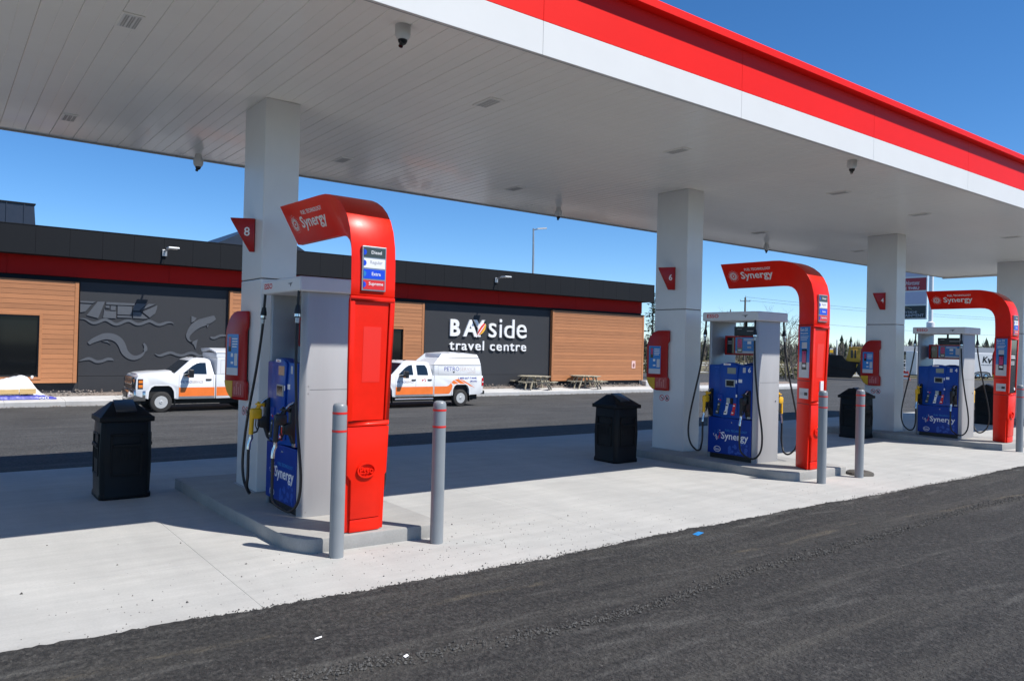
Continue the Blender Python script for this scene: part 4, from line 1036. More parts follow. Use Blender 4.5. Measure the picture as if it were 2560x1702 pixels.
relief([(8.80, 1.66), (9.02, 1.76), (8.98, 1.58), (8.95, 1.34), (8.86, 1.54), (8.70, 1.66)]); relief([(8.74, 2.74), (8.95, 2.66), (8.86, 2.52), (8.74, 2.46)]); relief([(9.36, 2.42), (9.46, 2.44), (9.40, 2.26)])
# lettering on the wall
YL = 33.955
sg = thing('wall_sign', 'white raised sign reading BAYside travel centre on the charcoal wall', 'sign', (24, 33.95, 2.3))
def letter(ch, x0, x1, z0, z1, bold, dep=.09):
    q = MB(); q.text(ch, (x0, YL, z0), wid=x1 - x0, hgt=z1 - z0, dep=dep, bold=bold, res=4); q.build('letter', WPRINT, sg)
letter('B', 21.55, 22.17, 2.25, 3.13, .035); letter('A', 22.36, 23.28, 2.25, 3.14, .03); letter('Y', 23.02, 23.76, 2.25, 3.15, .03)
letter('s', 24.0, 24.52, 2.24, 3.01, .0); letter('i', 24.72, 24.88, 2.25, 3.25, .004); letter('d', 25.04, 25.74, 2.24, 3.26, .0); letter('e', 25.90, 26.60, 2.24, 3.0, .0)
word = 'travel centre'; full = text_geo(word, .008, 3); fx0 = min(p[0] for p in full[0]); fx1 = max(p[0] for p in full[0])
sc = (26.62 - 21.51) / (fx1 - fx0)
def ext(s):
    v = text_geo(s, .008, 3)[0]; return min(p[0] for p in v), max(p[0] for p in v), min(p[1] for p in v), max(p[1] for p in v)
hz = .51 / (ext('l')[3] - ext('a')[2])
for k, ch in enumerate(word):
    if ch == ' ': continue
    e = ext(word[:k + 1])[1]; c = ext(ch); x1 = 21.51 + (e - fx0) * sc; x0 = x1 - (c[1] - c[0]) * sc
    sh_ = (x1 - x0) * .07; x0 += sh_; x1 -= sh_; z0 = 1.525 + (c[2] - ext('a')[2]) * hz; q = MB(); q.text(ch, (x0, YL, z0), wid=x1 - x0, hgt=(c[3] - c[2]) * hz, dep=.09, bold=.008, res=3); q.build('letter', WPRINT, sg)
q = MB(); yq = YL - .092
q.mat(M('feather red', (.70, .04, .02), .45)).prism([(23.21, 2.26), (23.34, 2.62), (23.52, 2.86), (23.66, 2.98), (23.74, 2.95), (23.64, 2.70), (23.45, 2.46)], 'y', yq - .03, yq)
q.mat(M('feather yellow', (.80, .45, .04), .45)).prism([(23.38, 2.34), (23.52, 2.52), (23.66, 2.74), (23.76, 2.98), (23.79, 2.86), (23.74, 2.64), (23.62, 2.49), (23.5, 2.40)], 'y', yq - .028, yq)
q.mat(BLK).prism([(23.66, 2.99), (23.70, 3.12), (23.79, 3.14), (23.83, 3.04), (23.77, 2.97)], 'y', yq - .03, yq)
q.mat(WPRINT).prism([(23.15, 2.22), (23.2, 2.22), (23.6, 2.72), (23.76, 2.97), (23.55, 2.74)], 'y', yq - .036, yq - .031); q.build('feather', None, sg)
q = MB(); q.box(34.9, 35.22, 33.775, 33.79, .60, 1.06); ps = q.build('poster', M('poster pink', (.70, .46, .42), .6, var=.25, vs=9)); tag(ps, 'small pink and white poster on the right hand brown cladding', 'poster')
q = MB(); q.prism([(35.0, .66), (35.13, .68), (35.16, .86), (35.06, .93), (34.98, .82)], 'y', 33.772, 33.776); q.build('print', M('poster dark', (.25, .10, .08), .6), ps)
# roof pieces behind the parapet
rf = MB(); rf.prism([(-9, 4.9), (3.62, 4.9), (3.44, 6.27), (3.37, 7.24), (-9, 7.24)], 'y', 38, 48); ro = rf.build('raised_roof', NAVY, st)
for k in range(9):
    q = MB(); xs_ = 3.0 - k * .62; q.box(xs_, xs_ + .03, 37.965, 38.0, 5.0, 7.235); q.build('roof_seam', NAVY, ro)
q = MB(); q.box(-9, 3.42, 37.95, 48, 7.241, 7.29); q.build('roof_edge', CHAR, ro)
rf = MB(); rf.prism([(10.4, 6.06), (11.32, 6.56), (13.83, 7.93), (16.16, 6.59), (17.2, 6.0), (17.2, 4.9), (10.4, 4.9)], 'y', 40, 50); rf.build('gable_roof', NAVY, st)
# wall lamps
for (x, z, lab) in ((bx_(6.95) * 33.2 / 34, 1.8 + (5.0 - 1.8) * sf, 'small floodlight on the charcoal fascia above the mural'), (bx_(22.32) * 33.2 / 34, 1.8 + (5.07 - 1.8) * sf, 'small floodlight on the charcoal fascia above the wall sign')):
    t = thing('wall_lamp', lab, 'lamp', (x, 33.2, z), 'floodlights on the store fascia')
    q = MB(); q.box(x - .09, x + .09, 33.12, 33.2, z - .16, z + .1, .01); q.build('bracket', GREYM, t)
    q = MB(); q.cyl((x, 33.14, z + .05), (x + .12, 32.7, z + .12), .035); q.build('arm', GREYM, t)
    q = MB(); q.box(x - .05, x + .36, 32.28, 32.72, z + .085, z + .15, .02); hd = q.build('head', LEDW, t)

# tarp pile before the left bay
q = MB(); nx, ny = 60, 18; V = []; F = []
for i in range(nx + 1):
    for j in range(ny + 1):
        x = -1.2 + 4.85 * i / nx; v = j / ny; y = 32.62 + 1.1 * v
        e = 1 / (1 + math.exp((x - 3.12) * 7)) ; prof_ = min(1, v * 4.0 + .1) if v < .6 else 1
        z = -.53 + (.70 * e * prof_) * (1 + .10 * math.sin(x * 2.1 + 1)) + .13 * e * math.exp(-((x - 2.75) / .35) ** 2) + R.uniform(-.018, .018) + .03 * math.sin(9 * x + 7 * v)
        V.append((x, y + .02 * math.sin(11 * x), max(z, -.515)))
for i in range(nx):
    for j in range(ny): a = i * (ny + 1) + j; F.append((a, a + ny + 1, a + ny + 2, a + 1))
q.add(V, F); tp = q.build('plastic_sheet', TARP, smooth=60); tag(tp, 'white plastic sheet draped over a pile below the left store window', 'tarp')
q = MB(); q.lathe((3.02, 33.1, .26), [(.02, -.08), (.045, -.03), (.05, .0), (.03, .035)], 9); q.build('knot', TARP, tp, smooth=60)
q = MB()
q.box(-1, 2.58, 32.5, 32.58, -.33, -.17, .005); tag(q.build('plywood_strip', PLY), 'long plywood strip leaning on the white plastic pile', 'plywood', 'plywood strips')
q = MB(); q.box(2.6, 3.10, 32.49, 32.58, -.335, -.15, .005); tag(q.build('plywood_strip', PLY), 'short plywood strip at the right end of the plastic pile', 'plywood', 'plywood strips')
q = MB(); V = []; F = []
for i in range(31):
    x = 1.9 + 1.85 * i / 30
    for j, (y, z) in enumerate(((32.44, -.53), (32.47, -.43), (32.60, -.37))):
        V.append((x, y + R.uniform(-.01, .01), z * 1 + (-.10 * max(0, (x - 3.2) / .55) if j else 0) + R.uniform(-.012, .012)))
for i in range(30):
    for j in range(2): a = i * 3 + j; F.append((a, a + 3, a + 4, a + 1))
q.add(V, F); bt = q.build('blue_sheet', BTARP, smooth=60); tag(bt, 'strip of blue tarpaulin under the right end of the plastic pile', 'tarp')
q = MB(); q.text('OD', (3.2, 32.43, -.52), wid=.30, hgt=.09, dep=.004); q.build('lettering', WPRINT, bt)

# picnic tables
def picnic(x, y, rz, label):
    zb = -.545
    t = thing('picnic_table', label, 'picnic table', (0, 0, 0), 'picnic tables before the store')
    n = 7; r = .82; w_ = 2 * r / n
    for k in range(n):
        a = -r + k * w_; m_ = max(abs(a), abs(a + w_)); xm = math.sqrt(max(.02, r * r - (a + w_ / 2) ** 2))
        q = MB(); q.box(-xm, xm, a + .006, a + w_ - .006, .70, .74, .008); q.build('table_plank', PWOOD, t)
    for k in range(4):
        ca, sa = math.cos(k * math.pi / 2), math.sin(k * math.pi / 2)
        T = lambda X, Y, Z, ca=ca, sa=sa: (ca * X - sa * Y, sa * X + ca * Y, Z)
        for j in range(2):
            q = MB(T); h_ = .50 - .05 * j if j else .52
            q.box(.98 + j * .14, 1.11 + j * .14, -h_, h_, .42, .46, .008); q.build('seat_plank', PWOOD, t)
        for s in (-.16, .16):
            q = MB(T); q.tube([(.98, s, 0), (.55, s, .70)], .042, 4); q.build('leg', PWOOD, t)
        q = MB(T); q.box(.1, 1.24, -.20, -.16, .36, .42); q.box(.1, .8, -.04, .04, .64, .70); q.build('beam', PWOOD, t)
    q = MB(); q.cyl((0, 0, 0), (0, 0, .7), .05, n=6); q.build('post', PWOOD, t)
    t.location = (x, y, zb); t.rotation_euler = (0, 0, rz); return t
pt = picnic(26.55, 33.05, .55, 'round weathered picnic table before the charcoal wall, nearer the white pickup')
p2 = copy_tree(pt); p2.location = (30.3, 33.0, -.54); p2.rotation_euler = (0, 0, .30); p2['label'] = 'round weathered picnic table before the right hand brown cladding'
q = MB(); q.box(bx_(32.66), bx_(32.66) + 1.5, 33.4, 33.95, -.55, -.16, .06); tag(q.build('concrete_block', CONC2), 'pale concrete block on the ground at the right store corner', 'block')
q = MB(); q.tube([(36.2, 34.6, -.5), (36.1, 34.55, .1), (35.95, 34.4, .55)], .05, 8); tag(q.build('yellow_post', YEL), 'bent yellow post at the right corner of the store', 'post')

# ------------------------------------------------------------------ pickup trucks
def make_truck(label, fwx, yn, double):
    """front wheel at fwx, near side at y=yn, nose towards -x"""
    G = -.765; yf = yn + 1.84; ym = (yn + yf) / 2
    t = thing('pickup_truck', label, 'pickup truck', (fwx, ym, G), 'white service pickups by the store')
    X = lambda a: fwx + a
    cr = 2.31 if double else 1.80                      # rear of cab at belt
    rw = 3.63 if double else 3.07; be = rw + 1.11
    zc = -.41; belt = .53
    def archp(c, r=.415):
        return [(c - r - .02, -.30), (c - r, -.05), (c - r + .07, .09), (c - r + .17, .15), (c + r - .17, .15), (c + r - .07, .09), (c + r, -.05), (c + r + .02, -.30)]
    # front clip + doors + bed, one side silhouette swept across the width
    front = [(X(-.80), -.18), (X(-.82), .10), (X(-.80), .40), (X(-.74), .50), (X(-.55), .565), (X(-.1), .61), (X(.30), .615), (X(.42), .56)]
    cabb = [(X(cr - .02), belt), (X(cr - .02), -.315)]
    q = MB(); ol = front + cabb + [(X(.46), -.315)] + [(X(a), z) for a, z in archp(0)[::-1]]
    q.prism(ol, 'y', yn, yf); bd = q.build('body', TRUCKW, t, bev=.035)
    q = MB(); ol = [(X(cr + .02), belt), (X(be - .02), belt - .02), (X(be), .3), (X(be - .01), -.20), (X(be - .2), -.27), (X(rw + .44), -.28)] + [(X(rw + a), z) for a, z in archp(0)[::-1]] + [(X(cr + .02), -.315)]
    q.prism(ol, 'y', yn + .01, yf - .01); q.build('bed', TRUCKW, t, bev=.03)
    # crowned bonnet
    q = MB(); q.prism([(yn + .22, .50), (yn + .30, .635), (ym - .3, .665), (ym + .3, .665), (yf - .30, .635), (yf - .22, .50)], 'x', X(-.72), X(.40))
    q.v = [(x, y, z - (.10 if x < X(-.3) else 0)) for x, y, z in q.v]; q.build('bonnet', TRUCKW, t, bev=.03)
    # cab greenhouse
    ti = .17; zt = 1.07
    A = [(X(.36), yn + .035, belt - .02), (X(cr - .03), yn + .035, belt - .02), (X(cr - .03), yf - .035, belt - .02), (X(.36), yf - .035, belt - .02),
         (X(.98), yn + ti, zt - .02), (X(cr - .17), yn + ti, zt - .02), (X(cr - .17), yf - ti, zt - .02), (X(.98), yf - ti, zt - .02),
         (X(1.12), ym - .45, zt + .05), (X(cr - .26), ym - .45, zt + .04), (X(cr - .26), ym + .45, zt + .04), (X(1.12), ym + .45, zt + .05)]
    q = MB(); q.add(A, [(3, 2, 1, 0), (0, 1, 5, 4), (1, 2, 6, 5), (2, 3, 7, 6), (3, 0, 4, 7), (4, 5, 9, 8), (5, 6, 10, 9), (6, 7, 11, 10), (7, 4, 8, 11), (8, 9, 10, 11)]); cab = q.build('cab', TRUCKW, t, bev=.045)
    def glass(poly, side, name='side_window'):
        # poly of (x, z); lay on the leaning cab side, 6 mm proud
        V = []
        for (x, z) in poly:
            f = (z - (belt - .02)) / (zt - .02 - (belt - .02)); y = yn + .035 + (ti - .035) * f
            V.append((x, y - .006 if side < 0 else (yn + yf - y + .006), z))
        n = len(V); q = MB(); U = [(x, y + (.03 if side < 0 else -.03), z) for x, y, z in V]
        top = list(range(n)) if side < 0 else list(range(n))[::-1]
        q.add(V + U, [top] + [[k, (k + 1) % n, n + (k + 1) % n, n + k] for k in range(n)]); return q.build(name, VGLASS, t)
    dend = (1.36 if double else cr - .31)
    for sd in (-1, 1):
        glass([(X(.66), belt + .01), (X(dend), belt + .005), (X(dend - .02), .95), (X(1.27), .95), (X(1.17), .925), (X(1.02), .84)], sd)
        if double: glass([(X(1.55), belt + .01), (X(2.05), belt + .01), (X(2.02), .80), (X(1.95), .93), (X(1.90), .95), (X(1.53), .95)], sd)
    q = MB(); f0, f1 = .06, .93
    def wp(s, f): 
        a = Vector(A[0]).lerp(Vector(A[4]), f); c = Vector(A[3]).lerp(Vector(A[7]), f); p = a.lerp(c, s); return (p.x - .012, p.y, p.z + .008)
    V = [wp(.05, f0), wp(.95, f0), wp(.93, f1), wp(.07, f1)]
    q.add(V + [(x + .04, y, z - .02) for x, y, z in V], [(3, 2, 1, 0), (0, 1, 5, 4), (1, 2, 6, 5), (2, 3, 7, 6), (3, 0, 4, 7)]); q.build('windscreen', VGLASS, t)
    q = MB(); q.box(X(.24), X(.44), yn + .14, yf - .14, .555, .615, .01); q.build('cowl', BLK, t)
    for dx_, dy_ in ((1.12, .45), (1.10, -.15)):
        q = MB(); q.box(X(dx_), X(dx_ + .10), ym - dy_ - .03, ym - dy_ + .03, zt + .05, zt + .075, .008); q.build('roof_marker', BLK, t)
    # grille, lamps, bumper
    q = MB(); q.box(X(-.86), X(-.80), yn + .34, yf - .34, .02, .44, .01); gr = q.build('grille', BLK, t)
    q = MB(); q.box(X(-.885), X(-.855), yn + .33, yf - .33, .19, .275, .012); q.box(X(-.875), X(-.855), yn + .33, yf - .33, .40, .445, .01); q.box(X(-.872), X(-.855), yn + .34, yf - .34, .06, .08); q.build('chrome_bar', CHROME, gr)
    q = MB()
    for k in range(5): q.box(X(-.868), X(-.855), yn + .35, yf - .35, .30 + .02 * k, .308 + .02 * k)
    q.build('grille_slats', ALU, gr)
    for s in (0, 1):
        ya, yb = (yn + .02, yn + .335) if s == 0 else (yf - .335, yf - .02)
        q = MB(); q.box(X(-.85), X(-.74), ya, yb, .03, .385, .015); hl = q.build('headlight', M('lamp black', (.02, .022, .03), .1, coat=.5) if 'lamp black' not in MATS else MATS['lamp black'], t)
        yo = yn - .004 if s == 0 else yf + .004
        for zz in (.09, .24):
            q = MB(); q.box(X(-.73), X(-.60), min(yo, yo + (.03 if s == 0 else -.03)), max(yo, yo + (.03 if s == 0 else -.03)), zz, zz + .10, .004); q.build('marker_lens', ORANGEL, hl)
        q = MB(); q.box(X(-.76), X(-.59), min(yo + .001, yo + (.03 if s == 0 else -.03)), max(yo + .001 if s == 0 else yo - .001, yo + (.03 if s == 0 else -.03)), .04, .385, .004); q.build('lamp_side', MATS['lamp black'], hl)
    q = MB(); q.prism([(X(-.95), yn + .30), (X(-.86), yn + .03), (X(-.5), yn - .012), (X(-.5), yn + .15), (X(-.75), yn + .25), (X(-.75), yf - .25), (X(-.5), yf - .15), (X(-.5), yf + .012), (X(-.86), yf - .03), (X(-.95), yf - .30)], 'z', -.36, -.01); bp = q.build('front_bumper', CHROME, t, bev=.02)
    q = MB(); q.box(X(-.975), X(-.93), ym - .28, ym + .28, -.27, -.08, .01); q.build('number_plate_holder', BLK, bp)
    q = MB(); q.box(X(-.92), X(-.6), yn + .2, yf - .2, -.48, -.34, .03); q.build('air_dam', BLK, t)
    q = MB(); q.box(X(be - .02), X(be + .12), yn + .05, yf - .05, -.27, -.12, .02); q.build('rear_bumper', BLK, t)
    for s in (0, 1):
        ya, yb = (yn - .004, yn + .12) if s == 0 else (yf - .12, yf + .004)
        q = MB(); q.box(X(be - .075), X(be + .015), ya, yb, .08, .42, .012); tl = q.build('tail_light', REDL, t)
        q = MB(); q.box(X(be - .06), X(be + .017), ya - .002 if s == 0 else ya, yb if s == 0 else yb + .002, .23, .27); q.build('reverse_lens', WPRINT, tl)
    # chassis and wheels
    q = MB(); q.box(X(-.7), X(be - .1), yn + .32, yf - .32, -.50, -.25); q.box(X(-.45), X(.5), yn + .12, yf - .12, -.28, .12); q.box(X(rw - .5), X(rw + .5), yn + .12, yf - .12, -.28, .12); q.cyl((X(cr + .3), yn + .5, -.50), (X(rw + .9), yn + .5, -.50), .045); q.build('chassis', DARKU, t)
    rt_ = .355
    for cx_w in (0, rw):
        for s in (-1, 1):
            yo = yn + .005 if s < 0 else yf - .005; yi = yo + .26 * (-s)
            q = MB(); wd = .13; yc = yo - s * wd
            q.lathe((X(cx_w), yc, zc), [(.20, -wd * .9), (rt_ - .05, -wd), (rt_ - .012, -wd * .86), (rt_, -wd * .6), (rt_, wd * .6), (rt_ - .012, wd * .86), (rt_ - .05, wd), (.20, wd * .9)], 32, 'y'); wh = q.build('wheel', TYRE, t, smooth=40)
            q = MB(); q.lathe((X(cx_w), yc, zc), [(.212, -wd * .92), (.205, -wd * .80), (.17, -wd * .62), (.10, -wd * .55), (.07, -wd * .8), (.06, -wd * 1.02), (.02, -wd * 1.05), (.02, wd * 1.05), (.06, wd * 1.02), (.07, wd * .8), (.10, wd * .55), (.17, wd * .62), (.205, wd * .80), (.212, wd * .92)], 28, 'y'); rim = q.build('rim', MATS.get('alloy') or M('alloy', (.62, .62, .61), .3, metal=.35, coat=.3), wh, smooth=40)
            q = MB(); q.mat(BLK)
            for k in range(8):
                th = 6.283 * k / 8 + .2
                for sy in (-1, 1):
                    c = Vector((X(cx_w) + .158 * math.cos(th), yc + sy * wd * .66, zc + .158 * math.sin(th)))
                    rr_ = Vector((math.cos(th), 0, math.sin(th))); tt_ = Vector((-math.sin(th), 0, math.cos(th)))
                    Vv = [tuple(c + rr_ * .028 * math.cos(6.283 * j / 8) + tt_ * .048 * math.sin(6.283 * j / 8) + Vector((0, sy * .012, 0))) for j in range(8)]
                    q.add(Vv, [list(range(8)) if sy > 0 else list(range(8))[::-1]])
            q.build('rim_hole', None, rim)
        q = MB()
        for s in (-1, 1):
            yo = yn + .02 if s < 0 else yf - .14
            q.box(X(cx_w + .43), X(cx_w + .455), yo, yo + .22 * 1 - .1, -.56, -.2)
        q.build('mud_flap', BLK, t)
        for yo in (yn - .006, yf - .024):
            q = MB(); P = archp(cx_w, .40); P2 = archp(cx_w, .445)
            P2 = [(a, z + .03) for a, z in P2]
            V = [(X(a), yo, z) for a, z in P] + [(X(a), yo, z) for a, z in P2] + [(X(a), yo + .03, z) for a, z in P] + [(X(a), yo + .03, z) for a, z in P2]; n = len(P)
            F = []
            for k in range(n - 1): F += [(k, n + k, n + k + 1, k + 1), (2 * n + k, 2 * n + k + 1, 3 * n + k + 1, 3 * n + k), (k, k + 1, 2 * n + k + 1, 2 * n + k), (n + k, 3 * n + k, 3 * n + k + 1, n + k + 1)]
            q.add(V, F); q.build('arch_liner', TRUCKW if True else BLK, t)
    # doors: seams, handles, mirrors
    q = MB(); ys_ = yn - .0008
    for a in ([.555, cr - .09] if not double else [.555, 1.46, 2.22]):
        q.box(X(a), X(a) + .008, ys_, yn + .01, -.30, belt)
    q.build('door_seam', M('seam grey', (.12, .12, .12), .6) if 'seam grey' not in MATS else MATS['seam grey'], t)
    for a in ([cr - .33] if not double else [1.28, 2.02]):
        q = MB(); q.box(X(a), X(a + .16), yn - .03, yn - .012, .335, .365, .008); q.box(X(a - .02), X(a + .18), yn - .004, yn + .01, .315, .385, .003); q.build('door_handle', BLK if False else M('handle dark', (.06, .06, .065), .3) if 'handle dark' not in MATS else MATS['handle dark'], t)
    for s in (-1, 1):
        yo = yn - .02 if s < 0 else yf + .02
        q = MB(); q.box(X(.80), X(.97), yo + s * .10, yo + s * .32, .44, .72, .03); q.box(X(.70), X(.82), yo - s * .02, yo + s * .14, .49, .55, .01); mr = q.build('mirror', BLK, t)
        q = MB(); q.box(X(.80) - .004, X(.84), yo + s * .12, yo + s * .30, .45, .50, .004); q.build('mirror_marker', ORANGEL, mr)
    # orange stripe
    ysr = yn - .003
    q = MB(); q.box(X(.56), X(cr - .04), ysr, yn + .01, -.225, .085); q.build('stripe', ORANGE, t)
    if double:
        for pl in ([(cr + .03, .085), (rw - .72, .085), (rw - .62, .11), (rw - .50, .22), (rw - .42, .11), (rw - .46, -.05), (rw - .53, -.17), (rw - .6, -.225), (cr + .03, -.225)],
                   [(rw - .48, .245), (rw - .36, .335), (rw - .10, .17), (rw - .34, .165)], [(rw - .33, .355), (rw - .14, .385), (rw + .22, .18), (rw - .04, .18)], [(rw - .06, .37), (rw + .02, .36), (rw + .58, .06), (rw + .44, .09)], [(rw + .08, .33), (rw + .12, .325), (rw + .72, .0), (rw + .66, .02)]):
            q = MB(); q.prism([(X(a), z) for a, z in pl], 'y', ysr + .01, yn + .02); q.build('stripe', ORANGE, t)
        q = MB(); q.cyl((X(.50), yn - .05, -.40), (X(2.24), yn - .05, -.40), .035, n=10); q.build('side_step', CHROME, t, smooth=50)
    else:
        q = MB(); q.box(X(cr + .03), X(rw - .47), ysr + .01, yn + .02, -.225, .09); q.build('stripe', ORANGE, t)
    q = MB(); q.box(X(.56), X(cr - .04), ysr + .001, yn + .01, -.31, -.23); q.build('rocker_trim', ALU, t)
    def lab_(name, tx, a, z, wd, h, mt, bold=.0, dep=.002, y=None):
        q = MB(); q.text(tx, (X(a), (ysr if y is None else y), z), wid=wd, hgt=h, dep=dep, bold=bold); q.build(name, mt, t)
    lab_('lettering', 'PETRO', .64, .235, .35, .085, BLUEPR); lab_('lettering', 'SERVICE', 1.0, .235, .36, .085, TAN)
    # topper
    if double:
        q = MB(); ty = yn + .02
        sideo = [(X(cr + .02), belt), (X(be - .06), belt - .01), (X(be - .12), .95), (X(be - .16), 1.25), (X(2.75), 1.25), (X(cr + .0), .95)]
        q.prism([sideo[0], sideo[1], sideo[2], sideo[5]], 'y', ty, yf - .02); q.build('topper_locker', TRUCKW, t, bev=.012)
        a0, a1 = .06, .20
        V = [(X(cr + .0), ty, .962), (X(be - .12), ty, .962), (X(be - .16), ty + .10, 1.248), (X(2.75), ty + .10, 1.248)]
        V += [(x, yn + yf - y, z) for x, y, z in V]
        q = MB(); q.add(V, [(0, 1, 2, 3), (7, 6, 5, 4), (0, 4, 5, 1), (1, 5, 6, 2), (3, 2, 6, 7), (0, 3, 7, 4)]); q.build('topper_side', TRUCKW, t, bev=.012)
        ty2 = ty + .10
        V = [(X(2.74), ty2, 1.264), (X(be - .17), ty2, 1.264), (X(be - .20), ty2 + .10, 1.40), (X(be - .35), ym, 1.46), (X(3.3), ym, 1.50), (X(2.80), ty2 + .12, 1.42)]
        W2 = [(x, yn + yf - y, z) for x, y, z in V]
        q = MB(); q.add(V + W2, [(0, 1, 2, 5), (5, 2, 3, 4), (7, 6, 11, 8), (8, 11, 10, 9), (1, 7, 8, 2), (2, 8, 9, 3), (6, 0, 5, 11), (11, 5, 4, 10), (0, 6, 7, 1)]); q.build('topper_roof', TRUCKW, t, bev=.02)
        q = MB(); V = [(X(cr - .02), ty + .03, .96), (X(2.745), ty + .13, 1.255), (X(2.80), ty + .24, 1.42), (X(3.0), ym, 1.47)]
        V += [(x, yn + yf - y, z) for x, y, z in V[:3]]
        q.add(V + [(X(2.9), ym, .96)], [(0, 4, 5, 1), (1, 5, 6, 2), (2, 6, 3), (0, 1, 2, 7), (4, 7, 6, 5)]); q.build('topper_fairing', TRUCKW, t)
        q = MB(); q.box(X(cr - .01), X(be - .10), ty - .003, ty + .03, .948, .966); q.box(X(2.75), X(be - .15), ty2 - .002, ty2 + .03, 1.247, 1.265); q.build('seal', BLK, t)
        q = MB(); q.box(X(3.22), X(3.30), ty - .012, ty, .645, .70, .004); q.build('locker_latch', MATS['handle dark'], t)
        q = MB()
        for (a, c, z0, z1) in ((2.5, 4.6, .56, .566), (2.5, 4.6, .915, .921), (2.5, 2.506, .56, .92), (4.594, 4.6, .56, .92)): q.box(X(a), X(c), ty - .0015, ty + .01, z0, z1)
        q.build('locker_seam', MATS['seam grey'], t)
        yt = ty - .0005
        lab_('lettering', 'PETRO', 2.80, .715, .73, .165, BLUEPR, y=yt); lab_('lettering', 'SERVICE', 3.56, .715, .80, .165, TAN, y=yt); lab_('lettering', 'LIMITED', 3.95, .62, .40, .055, TAN, y=yt)
        lab_('lettering', '1-800-667-TANK', rw - .14, .375, .94, .085, BLUEPR, .02, y=ysr + .01); lab_('lettering', '(8265)', rw + .44, .235, .36, .085, BLUEPR, .02, y=ysr + .01)
        q = MB(); q.text('SALES - INSTALLATION - SERVICE - CONSTRUCTION', (X(2.62), ty + .05, 1.075), (1, 0, 0), (0, .33, .944), wid=1.90, hgt=.075, dep=.008, bold=.01); q.build('lettering', PALE, t)
        q = MB(); q.prism([(X(1.72), .30), (X(1.76), .30), (X(1.92), .41), (X(1.88), .41)], 'y', ysr, yn); q.prism([(X(1.72), .36), (X(1.78), .32), (X(1.80), .34), (X(1.75), .38)], 'y', ysr, yn); q.prism([(X(1.86), .28), (X(1.90), .28), (X(1.93), .35), (X(1.90), .36)], 'y', ysr, yn); q.build('emblem', RPRINT, t)
    else:
        q = MB(); ty = yn + .02
        q.box(X(cr + .03), X(be - .06), ty, yf - .02, belt + .002, 1.12, .02); q.build('topper_locker', TRUCKW, t)
        q = MB(); q.box(X(cr + .0), X(be - .08), ty + .02, yf - .04, 1.122, 1.30, .03); q.build('topper_side', TRUCKW, t)
        q = MB(); q.prism([(ty + .0, 1.302), (ym, 1.40), (yf - .02, 1.302), (yf + .16, 1.44), (ym, 1.47), (ty + .02, 1.34)], 'x', X(cr - .02), X(be - .1)); q.build('topper_roof', TRUCKW, t, bev=.01)
        q = MB()
        for (a, c, z0, z1) in ((cr + .16, be - .3, .56, .566), (cr + .16, be - .3, 1.04, 1.046), (cr + .16, cr + .166, .56, 1.04)): q.box(X(a), X(c), ty - .0015, ty + .01, z0, z1)
        q.build('locker_seam', MATS['seam grey'], t)
    return t
make_truck('white single cab pickup with orange stripe seen nose first left of the first column', 6.38, 28.3, False)
make_truck('white extended cab pickup with tall topper parked right of the arch of pump eight', 14.09, 26.9, True)

# ------------------------------------------------------------------ far things
# street light behind the store
t = thing('street_light', 'tall grey street light rising behind the store roof', 'street light', (46.7, 58.7, -.75))
q = MB(); q.tube([(46.73, 58.7, -.75), (46.7, 58.72, 10.9), (46.66, 58.75, 13.3)], [.13, .10, .08], 10); q.build('pole', GREYM, t, smooth=50)
d = Vector((.8, -.6, 0))
q = MB(); p = Vector((46.66, 58.75, 13.15)); q.tube([p, p + d * .5 + Vector((0, 0, .12))], .05, 6); q.build('arm', GREYM, t)
q = MB(); q.tube([p + d * .4 + Vector((0, 0, .12)), p + d * 1.3 + Vector((0, 0, .2))], [.09, .10], 4); q.build('lamp_head', LEDW, t)
# utility poles and wires
def upole(x, y, h, arm, lab):
    t = thing('utility_pole', lab, 'utility pole', (x, y, -.72), 'wooden utility poles by the road')
    q = MB(); q.tube([(x, y, -.75), (x, y, h)], [.17, .11], 8); q.build('pole', BARK, t, smooth=50)
    d = Vector((.8, -.6, 0)) * arm; p = Vector((x, y, h - .5))
    q = MB(); q.tube([p - d, p + d], .055, 4); q.build('cross_arm', BARK, t)
    q = MB()
    for k in (-.95, .05, .95): c = p + d * k + (Vector((0, 0, .5)) if abs(k) < .5 else Vector((0, 0, 0))); q.cyl(c, c + Vector((0, 0, .22)), .035, n=6)
    q.build('insulator', GREYM, t)
upole(84.3, 61.6, 8.85, .65, 'wooden utility pole with cross arm rising behind pump six')
upole(124.2, 94.1, 9.9, .6, 'distant short looking utility pole left of the taller one')
upole(175, 40, 9.0, .7, 'distant utility pole far right hidden behind the canopy column')
for (za, zb, dz) in ((8.5, 8.6, 0), (6.3, 6.0, 0), (8.9, 8.8, .3)):
    q = MB(); P = []
    for k in range(25):
        f = k / 24; P.append((84.3 + (175 - 84.3) * f, 61.6 + (40 - 61.6) * f, za + (zb - za) * f - 1.1 * 4 * f * (1 - f) * .8))
    q.tube(P, .018, 4, False); tag(q.build('power_line', RUB), ['topmost power line running right from the pole behind pump six', 'lower power line sagging over the distant tree line', 'power line just above the cross arm of the pole behind pump six'][(za == 6.3) + 2 * (za == 8.9)], 'power line')
q = MB(); P = [(50 + (84.3 - 50) * k / 12, 90 + (61.6 - 90) * k / 12, 6.6 - 1.2 * 4 * (k / 12) * (1 - k / 12) * .5) for k in range(13)]; q.tube(P, .018, 4, False); tag(q.build('power_line', RUB), 'power line crossing the sky gap right of the store', 'power line')
